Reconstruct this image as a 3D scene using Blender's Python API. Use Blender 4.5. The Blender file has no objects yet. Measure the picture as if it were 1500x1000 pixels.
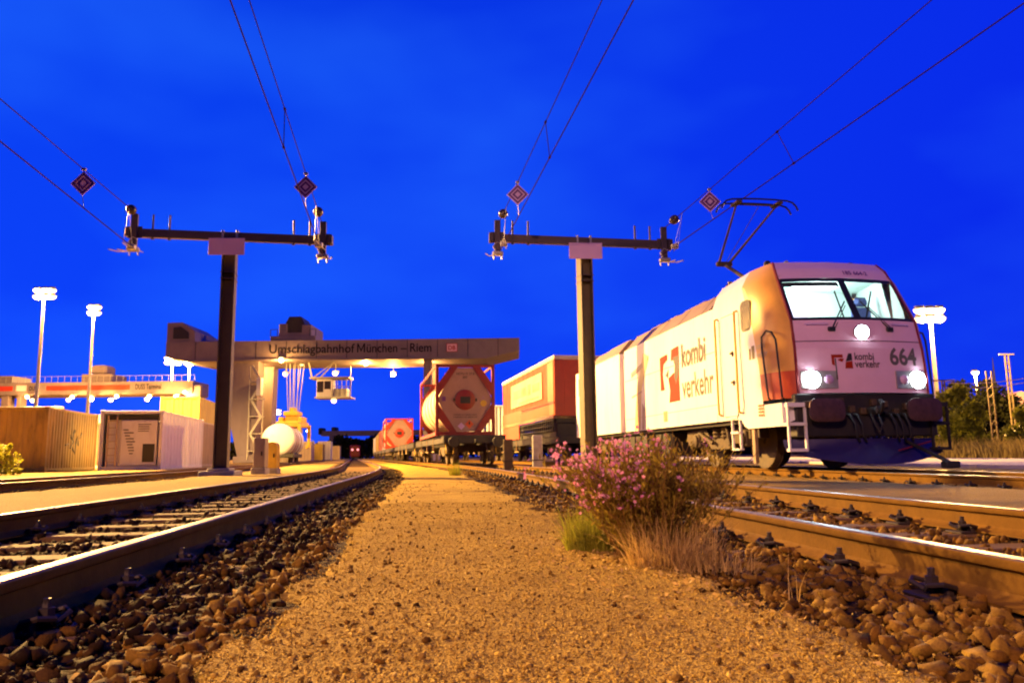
import bpy, math, random
import numpy as np
from mathutils import Matrix, Vector
rng = np.random.default_rng(7)
random.seed(7)
SC = bpy.context.scene
COL = SC.collection
rad = math.radians

# ------------------------------------------------------------------ camera
FPX, HY, ROLL, CAMZ = 1130.0, 667.0, 0.012, 0.50
pt = math.atan((HY - 500) / FPX)
_F = Vector((0, math.cos(pt), math.sin(pt)))
_R0, _U0 = Vector((1, 0, 0)), Vector((0, -math.sin(pt), math.cos(pt)))
_R = _R0 * math.cos(ROLL) - _U0 * math.sin(ROLL)
_U = _U0 * math.cos(ROLL) + _R0 * math.sin(ROLL)
cam_data = bpy.data.cameras.new('camera')
cam_data.sensor_width = 36.0
cam_data.lens = FPX * 36.0 / 1500.0
cam_data.clip_start, cam_data.clip_end = 0.05, 3000
cam = bpy.data.objects.new('camera', cam_data)
M = Matrix((( _R.x, _U.x, -_F.x, 0), (_R.y, _U.y, -_F.y, 0), (_R.z, _U.z, -_F.z, CAMZ), (0, 0, 0, 1)))
cam.matrix_world = M
COL.objects.link(cam)
SC.camera = cam

def atY(x, y, Y):
    """a point of the place, from its bearing in the survey photograph and its distance"""
    d = _F + _R * ((x - 750) / FPX) - _U * ((y - 500) / FPX)
    return Vector((0, 0, CAMZ)) + d * (Y / d.y)

# ------------------------------------------------------------------ sky
W = bpy.data.worlds.new('World')
SC.world = W
W.use_nodes = True
nt = W.node_tree
nt.nodes.clear()
def wn(t, **k):
    n = nt.nodes.new(t)
    for a, b in k.items(): setattr(n, a, b)
    return n
out = wn('ShaderNodeOutputWorld'); bg = wn('ShaderNodeBackground')
tc = wn('ShaderNodeTexCoord'); sep = wn('ShaderNodeSeparateXYZ')
nt.links.new(tc.outputs['Generated'], sep.inputs[0])
ramp = wn('ShaderNodeValToRGB')
cr = ramp.color_ramp
cr.elements[0].position, cr.elements[0].color = 0.0, (0.012, 0.066, 1.0, 1)
cr.elements[1].position, cr.elements[1].color = 1.0, (0.0012, 0.022, 0.42, 1)
for p_, c_ in ((0.12, (0.004, 0.054, 0.98, 1)), (0.45, (0.0025, 0.052, 0.88, 1)), (0.62, (0.002, 0.040, 0.74, 1))):
    e = cr.elements.new(p_); e.color = c_
nt.links.new(sep.outputs['Z'], ramp.inputs[0])
# dusk: the sky is brighter to the west (in front), much darker to the east (behind)
mr = wn('ShaderNodeMapRange'); mr.inputs[1].default_value = -0.5; mr.inputs[2].default_value = 0.55
mr.inputs[3].default_value = 0.22; mr.inputs[4].default_value = 1.0
nt.links.new(sep.outputs['Y'], mr.inputs[0])
mx = wn('ShaderNodeMapRange'); mx.inputs[1].default_value = -0.6; mx.inputs[2].default_value = 0.6
mx.inputs[3].default_value = 1.0; mx.inputs[4].default_value = 0.90
nt.links.new(sep.outputs['X'], mx.inputs[0])
# thin high cloud
mp = wn('ShaderNodeMapping'); mp.inputs['Scale'].default_value = (1.6, 1.6, 3.4); mp.inputs['Rotation'].default_value = (0.1, 0.35, 0)
nz = wn('ShaderNodeTexNoise'); nz.inputs['Scale'].default_value = 1.5; nz.inputs['Detail'].default_value = 3.5; nz.inputs['Roughness'].default_value = 0.5
nt.links.new(tc.outputs['Generated'], mp.inputs[0]); nt.links.new(mp.outputs[0], nz.inputs['Vector'])
cl = wn('ShaderNodeMapRange'); cl.inputs[1].default_value = 0.40; cl.inputs[2].default_value = 0.74; cl.inputs[3].default_value = 0.0; cl.inputs[4].default_value = 1.0
nt.links.new(nz.outputs['Fac'], cl.inputs[0])
cm = wn('ShaderNodeMix', data_type='RGBA', blend_type='ADD')
dp = wn('ShaderNodeMapRange'); dp.inputs[1].default_value = -0.25; dp.inputs[2].default_value = 0.6; dp.inputs[3].default_value = 0.0; dp.inputs[4].default_value = 0.8
nt.links.new(sep.outputs['X'], dp.inputs[0])
dm = wn('ShaderNodeMix', data_type='RGBA'); nt.links.new(dp.outputs[0], dm.inputs[0]); nt.links.new(ramp.outputs[0], dm.inputs[6]); dm.inputs[7].default_value = (0.003, 0.018, 0.92, 1)
nt.links.new(cl.outputs[0], cm.inputs[0]); nt.links.new(dm.outputs[2], cm.inputs[6])
cm.inputs[7].default_value = (0.008, 0.060, 0.10, 1)
m1 = wn('ShaderNodeMath', operation='MULTIPLY')
nt.links.new(mr.outputs[0], m1.inputs[0]); nt.links.new(mx.outputs[0], m1.inputs[1])
nt.links.new(cm.outputs[2], bg.inputs['Color']); nt.links.new(m1.outputs[0], bg.inputs['Strength'])
nt.links.new(bg.outputs[0], out.inputs[0])

SC.view_settings.view_transform = 'Standard'
SC.view_settings.look = 'None'
SC.view_settings.exposure = 0.0
SC.view_settings.gamma = 1.0
SC.cycles.use_denoising = True
SC.cycles.denoising_prefilter = 'ACCURATE'
SC.cycles.filter_width = 2.1
SC.cycles.max_bounces = 6
SC.cycles.diffuse_bounces = 3
SC.cycles.glossy_bounces = 3
SC.cycles.transparent_max_bounces = 12
SC.cycles.sample_clamp_indirect = 4.0
SC.cycles.caustics_reflective = False
SC.cycles.caustics_refractive = False

SODIUM = (1.0, 0.50, 0.10)
def lamp(name, loc, power, color=SODIUM, radius=0.35, spot=None, target=None, blend=0.6):
    L = bpy.data.lights.new(name, 'SPOT' if spot else 'POINT')
    L.energy = power; L.color = color; L.shadow_soft_size = radius
    o = bpy.data.objects.new(name, L); o.location = loc
    if spot:
        L.spot_size = spot; L.spot_blend = blend
        o.rotation_euler = (Vector(target) - Vector(loc)).to_track_quat('-Z', 'Y').to_euler()
    COL.objects.link(o)
    return o

# ------------------------------------------------------------------ materials
def newmat(name):
    m = bpy.data.materials.new(name); m.use_nodes = True
    return m, m.node_tree, m.node_tree.nodes['Principled BSDF']
def mat(name, col, rough=0.6, metal=0.0, var=0.18, scale=2.5, bump=0.0, bscale=60.0, dirt=0.0, dirtcol=(0.05, 0.035, 0.02), stretch=(1, 1, 1), spec=None):
    m, t, b = newmat(name)
    N = t.nodes.new; L = t.links.new
    g = N('ShaderNodeNewGeometry'); mpn = N('ShaderNodeMapping'); mpn.inputs['Scale'].default_value = stretch
    L(g.outputs['Position'], mpn.inputs[0])
    n = N('ShaderNodeTexNoise'); n.inputs['Scale'].default_value = scale; n.inputs['Detail'].default_value = 6; n.inputs['Roughness'].default_value = 0.62
    L(mpn.outputs[0], n.inputs['Vector'])
    r = N('ShaderNodeMapRange'); r.inputs[1].default_value = 0.28; r.inputs[2].default_value = 0.72
    r.inputs[3].default_value = 1 - var; r.inputs[4].default_value = 1 + var * 0.7
    L(n.outputs['Fac'], r.inputs[0])
    mu = N('ShaderNodeMix'); mu.data_type = 'RGBA'; mu.blend_type = 'MULTIPLY'; mu.inputs[0].default_value = 1
    mu.inputs[6].default_value = (*col, 1); L(r.outputs[0], mu.inputs[7])
    last = mu.outputs[2]
    if dirt > 0:
        n2 = N('ShaderNodeTexNoise'); n2.inputs['Scale'].default_value = scale * 2.3; n2.inputs['Detail'].default_value = 9; n2.inputs['Roughness'].default_value = 0.7
        L(mpn.outputs[0], n2.inputs['Vector'])
        r2 = N('ShaderNodeMapRange'); r2.inputs[1].default_value = 0.5; r2.inputs[2].default_value = 0.78; r2.inputs[3].default_value = 0; r2.inputs[4].default_value = dirt
        L(n2.outputs['Fac'], r2.inputs[0])
        mm = N('ShaderNodeMix'); mm.data_type = 'RGBA'; L(r2.outputs[0], mm.inputs[0]); L(last, mm.inputs[6]); mm.inputs[7].default_value = (*dirtcol, 1)
        last = mm.outputs[2]
    L(last, b.inputs['Base Color'])
    b.inputs['Metallic'].default_value = metal
    rr = N('ShaderNodeMapRange'); rr.inputs[3].default_value = max(0.03, rough - 0.1); rr.inputs[4].default_value = min(1, rough + 0.1)
    L(n.outputs['Fac'], rr.inputs[0]); L(rr.outputs[0], b.inputs['Roughness'])
    if spec is not None: b.inputs['Specular IOR Level'].default_value = spec
    if bump > 0:
        nb = N('ShaderNodeTexNoise'); nb.inputs['Scale'].default_value = bscale; nb.inputs['Detail'].default_value = 5
        L(mpn.outputs[0], nb.inputs['Vector'])
        bp = N('ShaderNodeBump'); bp.inputs['Strength'].default_value = 1; bp.inputs['Distance'].default_value = bump
        L(nb.outputs['Fac'], bp.inputs['Height']); L(bp.outputs[0], b.inputs['Normal'])
    return m
def emit(name, col, strength):
    m, t, b = newmat(name)
    b.inputs['Base Color'].default_value = (0.8, 0.8, 0.8, 1)
    b.inputs['Emission Color'].default_value = (*col, 1)
    b.inputs['Emission Strength'].default_value = strength
    return m
def glass(name, tint=(0.9, 0.97, 0.96), refl=0.12):
    m, t, b = newmat(name); t.nodes.remove(b)
    N = t.nodes.new; L = t.links.new
    tr = N('ShaderNodeBsdfTransparent'); tr.inputs[0].default_value = (*tint, 1)
    gl = N('ShaderNodeBsdfGlossy'); gl.inputs['Roughness'].default_value = 0.03
    lw = N('ShaderNodeLayerWeight'); lw.inputs[0].default_value = refl
    mx_ = N('ShaderNodeMixShader'); L(lw.outputs['Fresnel'], mx_.inputs[0]); L(tr.outputs[0], mx_.inputs[1]); L(gl.outputs[0], mx_.inputs[2])
    L(mx_.outputs[0], t.nodes['Material Output'].inputs[0])
    return m
def stonemat(name, cols, rough=0.85, bump=0.002, bscale=150):
    m, t, b = newmat(name)
    N = t.nodes.new; L = t.links.new
    g = N('ShaderNodeNewGeometry'); rp = N('ShaderNodeValToRGB')
    e = rp.color_ramp.elements
    while len(e) > 1: e.remove(e[0])
    e[0].position = 0; e[0].color = (*cols[0], 1)
    for k, c in enumerate(cols[1:], 1):
        q = e.new(k / (len(cols) - 1)); q.color = (*c, 1)
    L(g.outputs['Random Per Island'], rp.inputs[0])
    n = N('ShaderNodeTexNoise'); n.inputs['Scale'].default_value = bscale; n.inputs['Detail'].default_value = 4
    L(g.outputs['Position'], n.inputs['Vector'])
    r = N('ShaderNodeMapRange'); r.inputs[1].default_value = .3; r.inputs[2].default_value = .7; r.inputs[3].default_value = .72; r.inputs[4].default_value = 1.15
    L(n.outputs['Fac'], r.inputs[0])
    mu = N('ShaderNodeMix'); mu.data_type = 'RGBA'; mu.blend_type = 'MULTIPLY'; mu.inputs[0].default_value = 1
    L(rp.outputs[0], mu.inputs[6]); L(r.outputs[0], mu.inputs[7]); L(mu.outputs[2], b.inputs['Base Color'])
    b.inputs['Roughness'].default_value = rough; b.inputs['Specular IOR Level'].default_value = .12
    bp = N('ShaderNodeBump'); bp.inputs['Distance'].default_value = bump
    L(n.outputs['Fac'], bp.inputs['Height']); L(bp.outputs[0], b.inputs['Normal'])
    return m
def leafmat(name, c1, c2, rough=0.6, trans=0.25):
    m = stonemat(name, [c1, c2, c1], rough, 0.0005, 40)
    b = m.node_tree.nodes['Principled BSDF']
    b.inputs['Subsurface Weight'].default_value = 0.0
    t = m.node_tree; N = t.nodes.new; L = t.links.new
    tl = N('ShaderNodeBsdfTranslucent'); src = b.inputs['Base Color'].links[0].from_socket
    L(src, tl.inputs[0]); ms = N('ShaderNodeMixShader'); ms.inputs[0].default_value = trans
    L(b.outputs[0], ms.inputs[1]); L(tl.outputs[0], ms.inputs[2]); L(ms.outputs[0], t.nodes['Material Output'].inputs[0])
    return m
def groundmat(name, c1, c2, c3, bump=0.006, s=140, patch=0.7):
    """loose gravel: two sizes of grain plus slow patches"""
    m, t, b = newmat(name)
    N = t.nodes.new; L = t.links.new
    g = N('ShaderNodeNewGeometry')
    v = N('ShaderNodeTexVoronoi'); v.inputs['Scale'].default_value = s; L(g.outputs['Position'], v.inputs['Vector'])
    v2 = N('ShaderNodeTexVoronoi'); v2.inputs['Scale'].default_value = s * .37; L(g.outputs['Position'], v2.inputs['Vector'])
    n = N('ShaderNodeTexNoise'); n.inputs['Scale'].default_value = patch; n.inputs['Detail'].default_value = 8; n.inputs['Roughness'].default_value = .7
    L(g.outputs['Position'], n.inputs['Vector'])
    sx = N('ShaderNodeSeparateColor'); L(v.outputs['Color'], sx.inputs[0])
    a = N('ShaderNodeMix'); a.data_type = 'RGBA'; L(sx.outputs[0], a.inputs[0]); a.inputs[6].default_value = (*c1, 1); a.inputs[7].default_value = (*c2, 1)
    r = N('ShaderNodeMapRange'); r.inputs[1].default_value = .42; r.inputs[2].default_value = .68; L(n.outputs['Fac'], r.inputs[0])
    a2 = N('ShaderNodeMix'); a2.data_type = 'RGBA'; L(r.outputs[0], a2.inputs[0]); L(a.outputs[2], a2.inputs[6]); a2.inputs[7].default_value = (*c3, 1)
    L(a2.outputs[2], b.inputs['Base Color']); b.inputs['Roughness'].default_value = .9
    b.inputs['Specular IOR Level'].default_value = .1
    ad = N('ShaderNodeMath'); ad.operation = 'MULTIPLY_ADD'; L(v2.outputs['Distance'], ad.inputs[0]); ad.inputs[1].default_value = 1.6; L(v.outputs['Distance'], ad.inputs[2])
    bp = N('ShaderNodeBump'); bp.invert = True; bp.inputs['Distance'].default_value = bump; L(ad.outputs[0], bp.inputs['Height']); L(bp.outputs[0], b.inputs['Normal'])
    return m
def railmat():
    m, t, b = newmat('rail_steel')
    N = t.nodes.new; L = t.links.new
    g = N('ShaderNodeNewGeometry'); s = N('ShaderNodeSeparateXYZ'); L(g.outputs['Position'], s.inputs[0])
    r = N('ShaderNodeMapRange'); r.inputs[1].default_value = .162; r.inputs[2].default_value = .166; L(s.outputs['Z'], r.inputs[0])
    n = N('ShaderNodeTexNoise'); n.inputs['Scale'].default_value = 6; n.inputs['Roughness'].default_value = .7; n.inputs['Detail'].default_value = 8; L(g.outputs['Position'], n.inputs['Vector'])
    c = N('ShaderNodeMix'); c.data_type = 'RGBA'; L(n.outputs['Fac'], c.inputs[0]); c.inputs[6].default_value = (.055, .024, .003, 1); c.inputs[7].default_value = (.27, .135, .016, 1); b.inputs['Specular IOR Level'].default_value = .08
    c2 = N('ShaderNodeMix'); c2.data_type = 'RGBA'; L(r.outputs[0], c2.inputs[0]); L(c.outputs[2], c2.inputs[6]); c2.inputs[7].default_value = (.20, .145, .10, 1)
    L(c2.outputs[2], b.inputs['Base Color'])
    L(r.outputs[0], b.inputs['Metallic'])
    ro = N('ShaderNodeMapRange'); ro.inputs[3].default_value = .72; ro.inputs[4].default_value = .42; L(r.outputs[0], ro.inputs[0]); L(ro.outputs[0], b.inputs['Roughness'])
    bp = N('ShaderNodeBump'); bp.inputs['Distance'].default_value = .0015
    n3 = N('ShaderNodeTexNoise'); n3.inputs['Scale'].default_value = 60; L(g.outputs['Position'], n3.inputs['Vector']); L(n3.outputs['Fac'], bp.inputs['Height']); L(bp.outputs[0], b.inputs['Normal'])
    return m

MT = {}
MT['rail'] = railmat()
MT['white'] = mat('white_paint', (.80, .79, .78), .38, 0, .06, 1.2, dirt=.30, dirtcol=(.45, .36, .26), stretch=(1, 1, .25))
MT['panel'] = mat('warm_white_paint', (.78, .50, .62), .42, 0, .06, 1.5, dirt=.25, dirtcol=(.55, .33, .36))
MT['orange'] = mat('orange_paint', (.80, .42, .055), .4, 0, .2, 1.3, dirt=.15, dirtcol=(.7, .5, .15))
MT['red_orange'] = mat('red_orange_paint', (.58, .085, .012), .4, 0, .15, 2)
MT['logo_red'] = mat('logo_red', (.32, .022, .004), .6, 0, .1, 2, spec=.15)
MT['logo_grey'] = mat('logo_dark_grey', (.022, .018, .013), .5, 0, .1, 2)
MT['number_grey'] = mat('number_grey', (.13, .11, .09), .5, 0, .1, 2)
MT['logo_ochre'] = mat('logo_ochre', (.055, .036, .006), .5, 0, .1, 2)
MT['peach'] = mat('peach_print', (.50, .36, .20), .42, 0, .1, 2)
MT['lilac'] = mat('lilac_print', (.30, .17, .22), .42, 0, .1, 2)
MT['red'] = mat('red_paint', (.20, .010, .006), .5, 0, .2, 2, dirt=.4, dirtcol=(.07, .01, .008))
MT['bright_red'] = mat('bright_red_paint', (.40, .03, .012), .5, 0, .15, 2, dirt=.3, dirtcol=(.15, .02, .01))
MT['roof_tan'] = mat('roof_tan', (.32, .22, .12), .55, 0, .25, 1.5, dirt=.4, dirtcol=(.1, .07, .04))
MT['black'] = mat('black_rubber', (.012, .011, .011), .6, 0, .2, 4)
MT['dark'] = mat('dark_steel', (.03, .027, .024), .55, .3, .35, 4, bump=.002, dirt=.4, dirtcol=(.07, .045, .025))
MT['buffer'] = mat('buffer_steel', (.10, .05, .05), .5, .3, .3, 8, dirt=.6, dirtcol=(.02, .012, .012))
MT['bogie'] = mat('bogie_brown', (.085, .055, .026), .75, .1, .4, 5, bump=.003, dirt=.6, dirtcol=(.02, .012, .008))
MT['plough'] = mat('plough_blue', (.022, .014, .10), .5, .1, .25, 4, dirt=.35, dirtcol=(.06, .03, .02))
MT['mast'] = mat('mast_grey_green', (.125, .10, .05), .6, .0, .2, 3, dirt=.3, dirtcol=(.06, .045, .025))
MT['beam'] = mat('beam_grey', (.075, .055, .055), .5, .3, .2, 3)
MT['galv'] = mat('galvanised_steel', (.42, .40, .36), .45, .6, .2, 6)
MT['plate'] = mat('white_enamel', (.66, .44, .68), .4, 0, .03, 3)
MT['signblue'] = mat('signal_blue', (.12, .02, .20), .45, 0, .08, 5)
MT['ceramic'] = mat('brown_ceramic', (.07, .045, .03), .25, 0, .2, 12)
MT['wire'] = mat('weathered_wire', (.060, .026, .05), .9, 0, .1, 3, spec=.02)
MT['concrete'] = mat('concrete', (.40, .37, .33), .85, 0, .25, 4, bump=.003, bscale=90, dirt=.4, dirtcol=(.16, .12, .08))
MT['sleeper'] = mat('sleeper_concrete', (.15, .085, .03), .85, 0, .35, 7, bump=.003, bscale=80, dirt=.6, dirtcol=(.04, .022, .008), spec=.2)
MT['clip'] = mat('clip_rust', (.035, .022, .016), .6, .3, .4, 20)
MT['gantry'] = mat('gantry_grey', (.19, .145, .18), .6, 0, .16, .6, dirt=.45, dirtcol=(.085, .06, .07), stretch=(1, 1, .4))
MT['gantry_soffit'] = MT['gantry']
MT['gantry_text'] = mat('lettering_dark', (.012, .010, .016), .7, 0, .05, 3, spec=.1)
MT['yellow'] = mat('yellow_paint', (.70, .48, .04), .5, 0, .15, 2, dirt=.3, dirtcol=(.25, .17, .04))
MT['brown_box'] = mat('container_brown', (.21, .13, .03), .6, .0, .5, 1.4, dirt=1.0, dirtcol=(.03, .016, .006), stretch=(1, 1, .22))
MT['white_box'] = mat('container_white', (.66, .64, .66), .5, 0, .1, 1.5, dirt=.35, dirtcol=(.3, .24, .2), stretch=(1, 1, .35))
MT['grey_box'] = mat('container_grey', (.34, .26, .21), .6, 0, .2, 1.2, dirt=.5, dirtcol=(.14, .09, .07), stretch=(1, 1, .4))
MT['ochre_box'] = mat('container_ochre', (.50, .36, .07), .6, 0, .2, 1.2, dirt=.5, dirtcol=(.2, .12, .04), stretch=(1, 1, .35))
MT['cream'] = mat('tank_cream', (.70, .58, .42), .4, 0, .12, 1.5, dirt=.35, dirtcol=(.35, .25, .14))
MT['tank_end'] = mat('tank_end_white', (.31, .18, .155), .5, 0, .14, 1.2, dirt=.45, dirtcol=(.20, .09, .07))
MT['curtain'] = mat('curtain_fabric', (.36, .036, .010), .7, 0, .25, .8, bump=.02, bscale=2.5, dirt=.4, dirtcol=(.40, .09, .03))
MT['print'] = mat('curtain_print', (.42, .30, .20), .6, 0, .25, .7, dirt=.55, dirtcol=(.46, .2, .09))
MT['trailer_red'] = mat('trailer_red', (.46, .06, .02), .55, 0, .2, 1.2, dirt=.3, dirtcol=(.3, .06, .02))
MT['glass'] = glass('windscreen_glass')
MT['darkglass'] = mat('dark_window', (.03, .022, .04), .25, 0, .1, 2, spec=.08)
MT['cabin'] = mat('cabin_panel', (.74, .84, .80), .6, 0, .08, 3)
MT['seat'] = mat('seat_fabric', (.05, .07, .22), .8, 0, .2, 20)
MT['head_l'] = emit('headlamp_lens', (.82, .97, 1.0), 60)
MT['glow'] = emit('sodium_lens', (1.0, .64, .22), 4.5)
MT['glow_pale'] = emit('pale_lens', (1.0, .82, .55), 60)
MT['cab_glow'] = emit('cab_lamp_lens', (.75, 1.0, .95), 14)
MT['redlamp'] = emit('tail_lamp_lens', (1.0, .25, .3), 1.6)
MT['path'] = groundmat('path_gravel', (.27, .16, .021), (.61, .41, .062), (.28, .165, .022), .006, 170, 1.3)
MT['walk'] = groundmat('walkway_gravel', (.17, .10, .026), (.34, .22, .065), (.24, .15, .042), .008, 110, .6)
MT['bed'] = groundmat('ballast_bed_stone', (.020, .009, .002), (.075, .036, .007), (.034, .016, .004), .03, 28, 1.3)
MT['soil'] = groundmat('yard_soil', (.14, .09, .03), (.24, .16, .055), (.17, .11, .035), .01, 60, .2)
MT['stone'] = stonemat('ballast_stone', [(.050, .023, .003), (.19, .090, .009), (.075, .035, .004), (.26, .145, .018), (.10, .045, .005), (.36, .22, .038)])
MT['stone_shade'] = stonemat('ballast_stone_shade', [(.010, .004, .0015), (.036, .016, .004), (.016, .007, .002), (.085, .042, .009)])  # darker stones by the left rail: its shade put into the colour
MT['pebble'] = stonemat('path_pebble', [(.22, .12, .016), (.53, .345, .050), (.39, .24, .034), (.65, .465, .095), (.17, .09, .014), (.57, .38, .058)], .8)
MT['stem'] = leafmat('plant_stem', (.22, .12, .025), (.30, .17, .035))
MT['leaf_olive'] = leafmat('leaf_olive', (.22, .15, .015), (.40, .29, .035), .6, .35)
MT['leaf_green'] = leafmat('leaf_green', (.24, .25, .02), (.40, .38, .035), .6, .35)
MT['petal'] = leafmat('petal_pink', (.75, .20, .34), (.85, .42, .52), .6, .35)
MT['drygrass'] = leafmat('dry_grass', (.42, .26, .06), (.70, .48, .14), .6, .35)
MT['meadow'] = leafmat('meadow_grass', (.22, .16, .04), (.36, .27, .08))
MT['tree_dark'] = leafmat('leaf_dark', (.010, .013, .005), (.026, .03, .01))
MT['tree_mid'] = leafmat('leaf_mid', (.15, .17, .015), (.27, .28, .03))
MT['bark'] = mat('bark', (.09, .06, .04), .9, 0, .3, 9)
MT['slab'] = mat('road_concrete', (.62, .56, .46), .85, 0, .12, .5, bump=.003, bscale=60, dirt=.3, dirtcol=(.4, .32, .22))

# ------------------------------------------------------------------ helpers
def tag(o, label=None, cat=None, group=None, kind=None):
    if label: o['label'] = label
    if cat: o['category'] = cat
    if group: o['group'] = group
    if kind: o['kind'] = kind
    return o
def thing(name, label, cat, loc=(0, 0, 0), rot=0.0, group=None):
    o = bpy.data.objects.new(name, None); COL.objects.link(o)
    o.empty_display_size = .2
    o.location = loc; o.rotation_euler = (0, 0, rot)
    return tag(o, label, cat, group)
def kids(o): return [c for c in COL.objects if c.parent == o]
def copy_tree(o, tree, parent=None):
    c = o.copy(); COL.objects.link(c)
    if parent is not None: c.parent = parent
    for ch in tree.get(o, ()): copy_tree(ch, tree, c)
    return c
def tree_of(o):
    t = {}
    for c in COL.objects:
        if c.parent is not None: t.setdefault(c.parent, []).append(c)
    return t

class MB:
    def __init__(s): s.v, s.f = [], []
    def raw(s, v, f):
        n = len(s.v); s.v += [tuple(p) for p in v]; s.f += [tuple(i + n for i in q) for q in f]; return s
    def quad(s, a, b, c, d): return s.raw([a, b, c, d], [(0, 1, 2, 3)])
    def box(s, x0, x1, y0, y1, z0, z1, bev=0.0):
        if bev <= 0:
            v = [(x0, y0, z0), (x1, y0, z0), (x1, y1, z0), (x0, y1, z0), (x0, y0, z1), (x1, y0, z1), (x1, y1, z1), (x0, y1, z1)]
            return s.raw(v, [(3, 2, 1, 0), (4, 5, 6, 7), (0, 1, 5, 4), (1, 2, 6, 5), (2, 3, 7, 6), (3, 0, 4, 7)])
        b = min(bev, (x1 - x0) * .45, (y1 - y0) * .45, (z1 - z0) * .45)
        ring = lambda i, z: [(x0 + i + b, y0 + i, z), (x1 - i - b, y0 + i, z), (x1 - i, y0 + i + b, z), (x1 - i, y1 - i - b, z), (x1 - i - b, y1 - i, z), (x0 + i + b, y1 - i, z), (x0 + i, y1 - i - b, z), (x0 + i, y0 + i + b, z)]
        rs = [ring(b * .8, z0), ring(0, z0 + b), ring(0, z1 - b), ring(b * .8, z1)]
        return s.loft(rs, True, True)
    def loft(s, rings, closed=True, caps=False):
        n = len(rings[0]); base = len(s.v)
        for r in rings: s.v += [tuple(p) for p in r]
        for k in range(len(rings) - 1):
            for i in range(n if closed else n - 1):
                a, b = base + k * n + i, base + k * n + (i + 1) % n
                s.f.append((a, b, b + n, a + n))
        if caps:
            s.f.append(tuple(base + i for i in reversed(range(n))))
            s.f.append(tuple(base + (len(rings) - 1) * n + i for i in range(n)))
        return s
    def beam(s, a, b, w, h, up=(0, 0, 1)):
        a, b = Vector(a), Vector(b); d = (b - a).normalized(); u = Vector(up)
        if abs(d.dot(u)) > .98: u = Vector((0, 1, 0))
        x = d.cross(u).normalized() * (w / 2); y = x.cross(d).normalized() * (h / 2)
        r = lambda p: [p - x - y, p + x - y, p + x + y, p - x + y]
        return s.loft([r(a), r(b)], True, True)
    def tube(s, pts, r, n=8, caps=True, r1=None):
        pts = [Vector(p) for p in pts]; rings = []
        d0 = (pts[1] - pts[0]).normalized(); u = Vector((0, 0, 1)) if abs(d0.z) < .9 else Vector((0, 1, 0))
        x = d0.cross(u).normalized()
        for i, p in enumerate(pts):
            d = (pts[min(i + 1, len(pts) - 1)] - pts[max(i - 1, 0)]).normalized()
            x = (x - d * x.dot(d)).normalized(); y = d.cross(x)
            rr = r if r1 is None else r + (r1 - r) * i / (len(pts) - 1)
            rings.append([p + (x * math.cos(2 * math.pi * k / n) + y * math.sin(2 * math.pi * k / n)) * rr for k in range(n)])
        return s.loft(rings, True, caps)
    def disc(s, c, axis, prof, n=24):
        """lathe: prof = [(offset along axis, radius)]"""
        c, a = Vector(c), Vector(axis).normalized(); u = Vector((0, 0, 1)) if abs(a.z) < .9 else Vector((0, 1, 0))
        x = a.cross(u).normalized(); y = a.cross(x)
        rings = [[c + a * o + (x * math.cos(2 * math.pi * k / n) + y * math.sin(2 * math.pi * k / n)) * max(r, 1e-4) for k in range(n)] for o, r in prof]
        return s.loft(rings, True, True)
    def prism(s, poly, fn0, fn1):
        n = len(poly); return s.loft([[fn0(*p) for p in poly], [fn1(*p) for p in poly]], True, True)
    def build(s, name, m, parent=None, smooth=False, label=None):
        me = bpy.data.meshes.new(name); me.from_pydata(s.v, [], s.f); me.update()
        if m is not None: me.materials.append(m)
        o = bpy.data.objects.new(name, me); COL.objects.link(o)
        if parent is not None: o.parent = parent
        if smooth: smooth_by_angle(me)
        if label: o['label'] = label
        return o
def smooth_by_angle(me, ang=0.7):
    import bmesh
    bm = bmesh.new(); bm.from_mesh(me)
    bmesh.ops.recalc_face_normals(bm, faces=bm.faces)
    for f in bm.faces: f.smooth = True
    for e in bm.edges:
        if len(e.link_faces) != 2 or e.calc_face_angle(0) > ang: e.smooth = False
    bm.to_mesh(me); bm.free()
def fixn(o):
    smooth_by_angle(o.data, .5); return o
def mesh_np(name, co, tris, m, parent=None):
    me = bpy.data.meshes.new(name)
    me.vertices.add(len(co)); me.vertices.foreach_set('co', np.asarray(co, np.float32).ravel())
    me.loops.add(len(tris) * 3); me.loops.foreach_set('vertex_index', np.asarray(tris, np.int32).ravel())
    me.polygons.add(len(tris)); me.polygons.foreach_set('loop_start', np.arange(0, len(tris) * 3, 3, dtype=np.int32))
    me.update(calc_edges=True); me.validate()
    me.materials.append(m)
    o = bpy.data.objects.new(name, me); COL.objects.link(o)
    if parent is not None: o.parent = parent
    return o
_txt = {}
def text_geo(s, size, bold=0.0, sx=1.0):
    key = (s, size, bold, sx)
    if key not in _txt:
        c = bpy.data.curves.new('t', 'FONT'); c.body = s; c.size = size; c.offset = bold; c.resolution_u = 3
        o = bpy.data.objects.new('t', c)
        me = bpy.data.meshes.new_from_object(o)
        v = [(p.co.x * sx, p.co.y) for p in me.vertices]; f = [tuple(p.vertices) for p in me.polygons]
        bpy.data.objects.remove(o); bpy.data.curves.remove(c); bpy.data.meshes.remove(me)
        _txt[key] = (v, f)
    return _txt[key]
def text_part(name, s, size, fn, m, parent, bold=0.0, sx=1.0, width=None):
    v, f = text_geo(s, size, bold, sx)
    if width:
        w = max(p[0] for p in v); v = [(p[0] * width / w, p[1]) for p in v]
    b = MB(); b.raw([fn(a, c) for a, c in v], f)
    return b.build(name, m, parent)

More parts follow.
